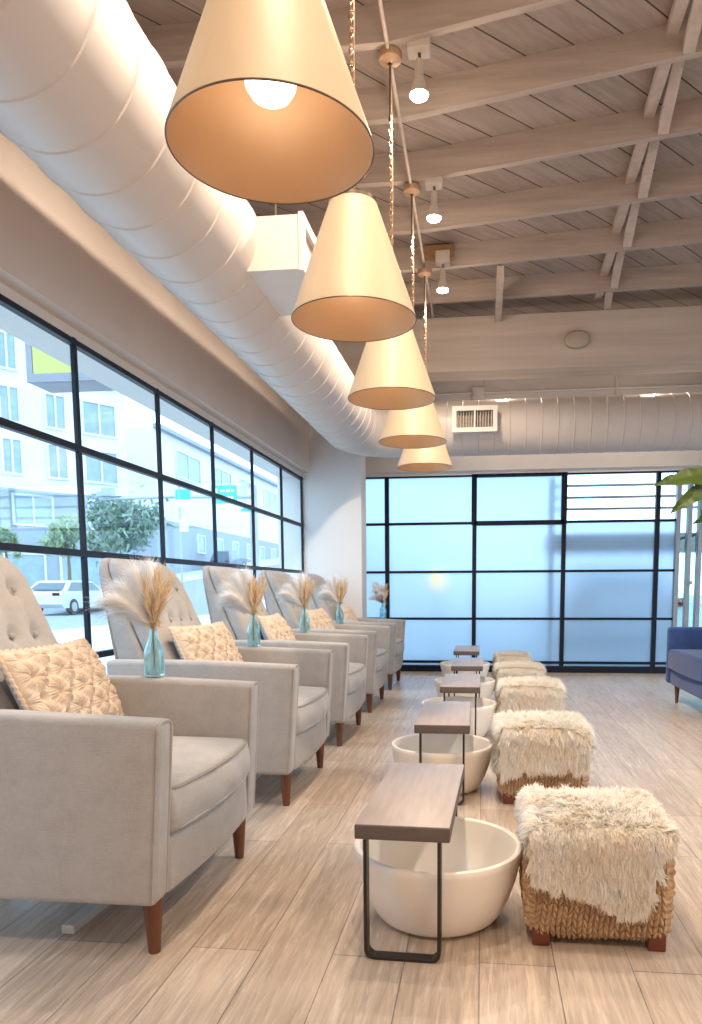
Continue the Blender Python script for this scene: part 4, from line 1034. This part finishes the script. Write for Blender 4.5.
# signal mast with street name sign
ms = empty('signal_mast', (-8.0, 25.2, 0)); tag(ms, 'grey signal mast with a long arm and a green street name sign', 'signal mast')
MB().tube([(0, 0, -.05), (0, 0, 4.6)], [.11, .08], 12).build('post', M['pole_grey'], ms)
MB().tube([(0, 0, 4.2), (-3, 0, 4.25), (-5.8, 0, 4.22)], [.07, .055, .045], 10).build('arm', M['pole_grey'], ms)
sp = MB().box(-1.55, -.62, -.10, -.06, 3.98, 4.6).build('street_sign', M['sign_green'], ms, smooth=False)
m = MB()
for z, segs in ((4.42, ((-1.2, -1.05), (-1.0, -.86), (-.82, -.72))), (4.18, ((-1.3, -1.2), (-1.16, -1.0), (-.97, -.86), (-.83, -.74)))):
    for a, b in segs: m.box(a, b, -.112, -.10, z - .045, z + .045)
m.box(-1.5, -1.32, -.112, -.10, 4.3, 4.5); m.build('sign_lettering', M['sign_white'], sp, smooth=False)
sgn = MB().box(-5.62, -5.22, -.18, .12, 4.3, 4.62, .03).box(-5.85, -5.6, -.1, .1, 4.3, 4.5, .02).build('signal_head', M['pole_grey'], ms, smooth=False)
p2 = empty('street_sign_post', (-8.55, 20., 0)); tag(p2, 'thin post carrying a green street name plate and a tan notice', 'sign post')
MB().tube([(0, 0, -.05), (0, 0, 3.9)], .035, 8).build('post', M['pole_grey'], p2)
MB().box(-.1, .34, -.03, -.01, 3.5, 3.78).build('name_plate', M['sign_green'], p2, smooth=False)
MB().box(-.06, .24, -.05, -.03, 3.3, 3.5).build('notice_white', M['sign_white'], p2, smooth=False)
MB().box(.0, .26, -.05, -.03, 2.6, 2.95).build('notice_tan', M['sign_tan'], p2, smooth=False)
p3 = empty('street_sign_post', (-8.75, 27., 0)); tag(p3, 'thin post carrying a tan notice above a teal plate', 'sign post')
MB().tube([(0, 0, -.05), (0, 0, 4.9)], .035, 8).build('post', M['pole_grey'], p3)
MB().box(-.1, .34, -.05, -.03, 4.12, 4.75).build('notice_tan', M['sign_tan'], p3, smooth=False)
MB().box(-.35, .42, -.05, -.03, 3.88, 4.0).build('teal_plate', M['sign_green'], p3, smooth=False)

# ------------------------------------------------------------------ outdoors, behind the frosted window
ly = empty('added_glow_globe', (-.60, 9.8, 0)); tag(ly, 'yellow globe added behind the frosted window for the glow in its pane', 'light')  # glowing globe added to give the pane its yellow spot
MB().tube([(0, 0, -.06), (0, 0, 1.0)], .012, 10).build('post', M['socket'], ly)
MB().lathe([(.0, .97), (.06, .985), (.105, 1.03), (.122, 1.10), (.105, 1.17), (.06, 1.215), (.0, 1.23)], n=24).build('amber_globe', M['amber_glow'], ly)
lv = empty('outdoor_louvers', (1.55, 9.1, 0)); tag(lv, 'horizontal grey slats outside the clear upper pane of the far window', 'louvers')
for z in (1.935, 2.072, 2.212): MB().box(-.75, 1.2, -.02, .02, z - .013, z + .013).build('slat', M['pole_grey'], lv, smooth=False)
for x in (-.72, 1.15): MB().box(x - .03, x + .03, -.03, .03, -.06, 2.3).build('post', M['pole_grey'], lv, smooth=False)
MB().box(-.75, 1.2, .0, .5, 1.42, 1.64).build('ledge', M['concrete_dark'], lv, smooth=False)
car('yard_car', 2.1, 13.2, M['car_white'], 'white car standing in the yard behind the frosted window')

# ------------------------------------------------------------------ world and view
w = bpy.data.worlds.new('world'); SC.world = w; w.use_nodes = True; nt = w.node_tree; nt.nodes.clear()
out = nt.nodes.new('ShaderNodeOutputWorld'); bg = nt.nodes.new('ShaderNodeBackground')
bg.inputs['Color'].default_value = (.55, .78, 1.0, 1); bg.inputs['Strength'].default_value = 3.2
nt.links.new(bg.outputs[0], out.inputs[0])
w.cycles.sampling_method = 'AUTOMATIC'
SC.view_settings.view_transform = 'Standard'; SC.view_settings.look = 'None'; SC.view_settings.gamma = 1.; SC.view_settings.use_curve_mapping = False
SC.view_settings.exposure = .41
cy = SC.cycles
cy.use_denoising = True
cy.max_bounces = 16; cy.diffuse_bounces = 12; cy.glossy_bounces = 4; cy.transmission_bounces = 8; cy.transparent_max_bounces = 16
cy.sample_clamp_indirect = 6.; cy.caustics_reflective = False; cy.caustics_refractive = False
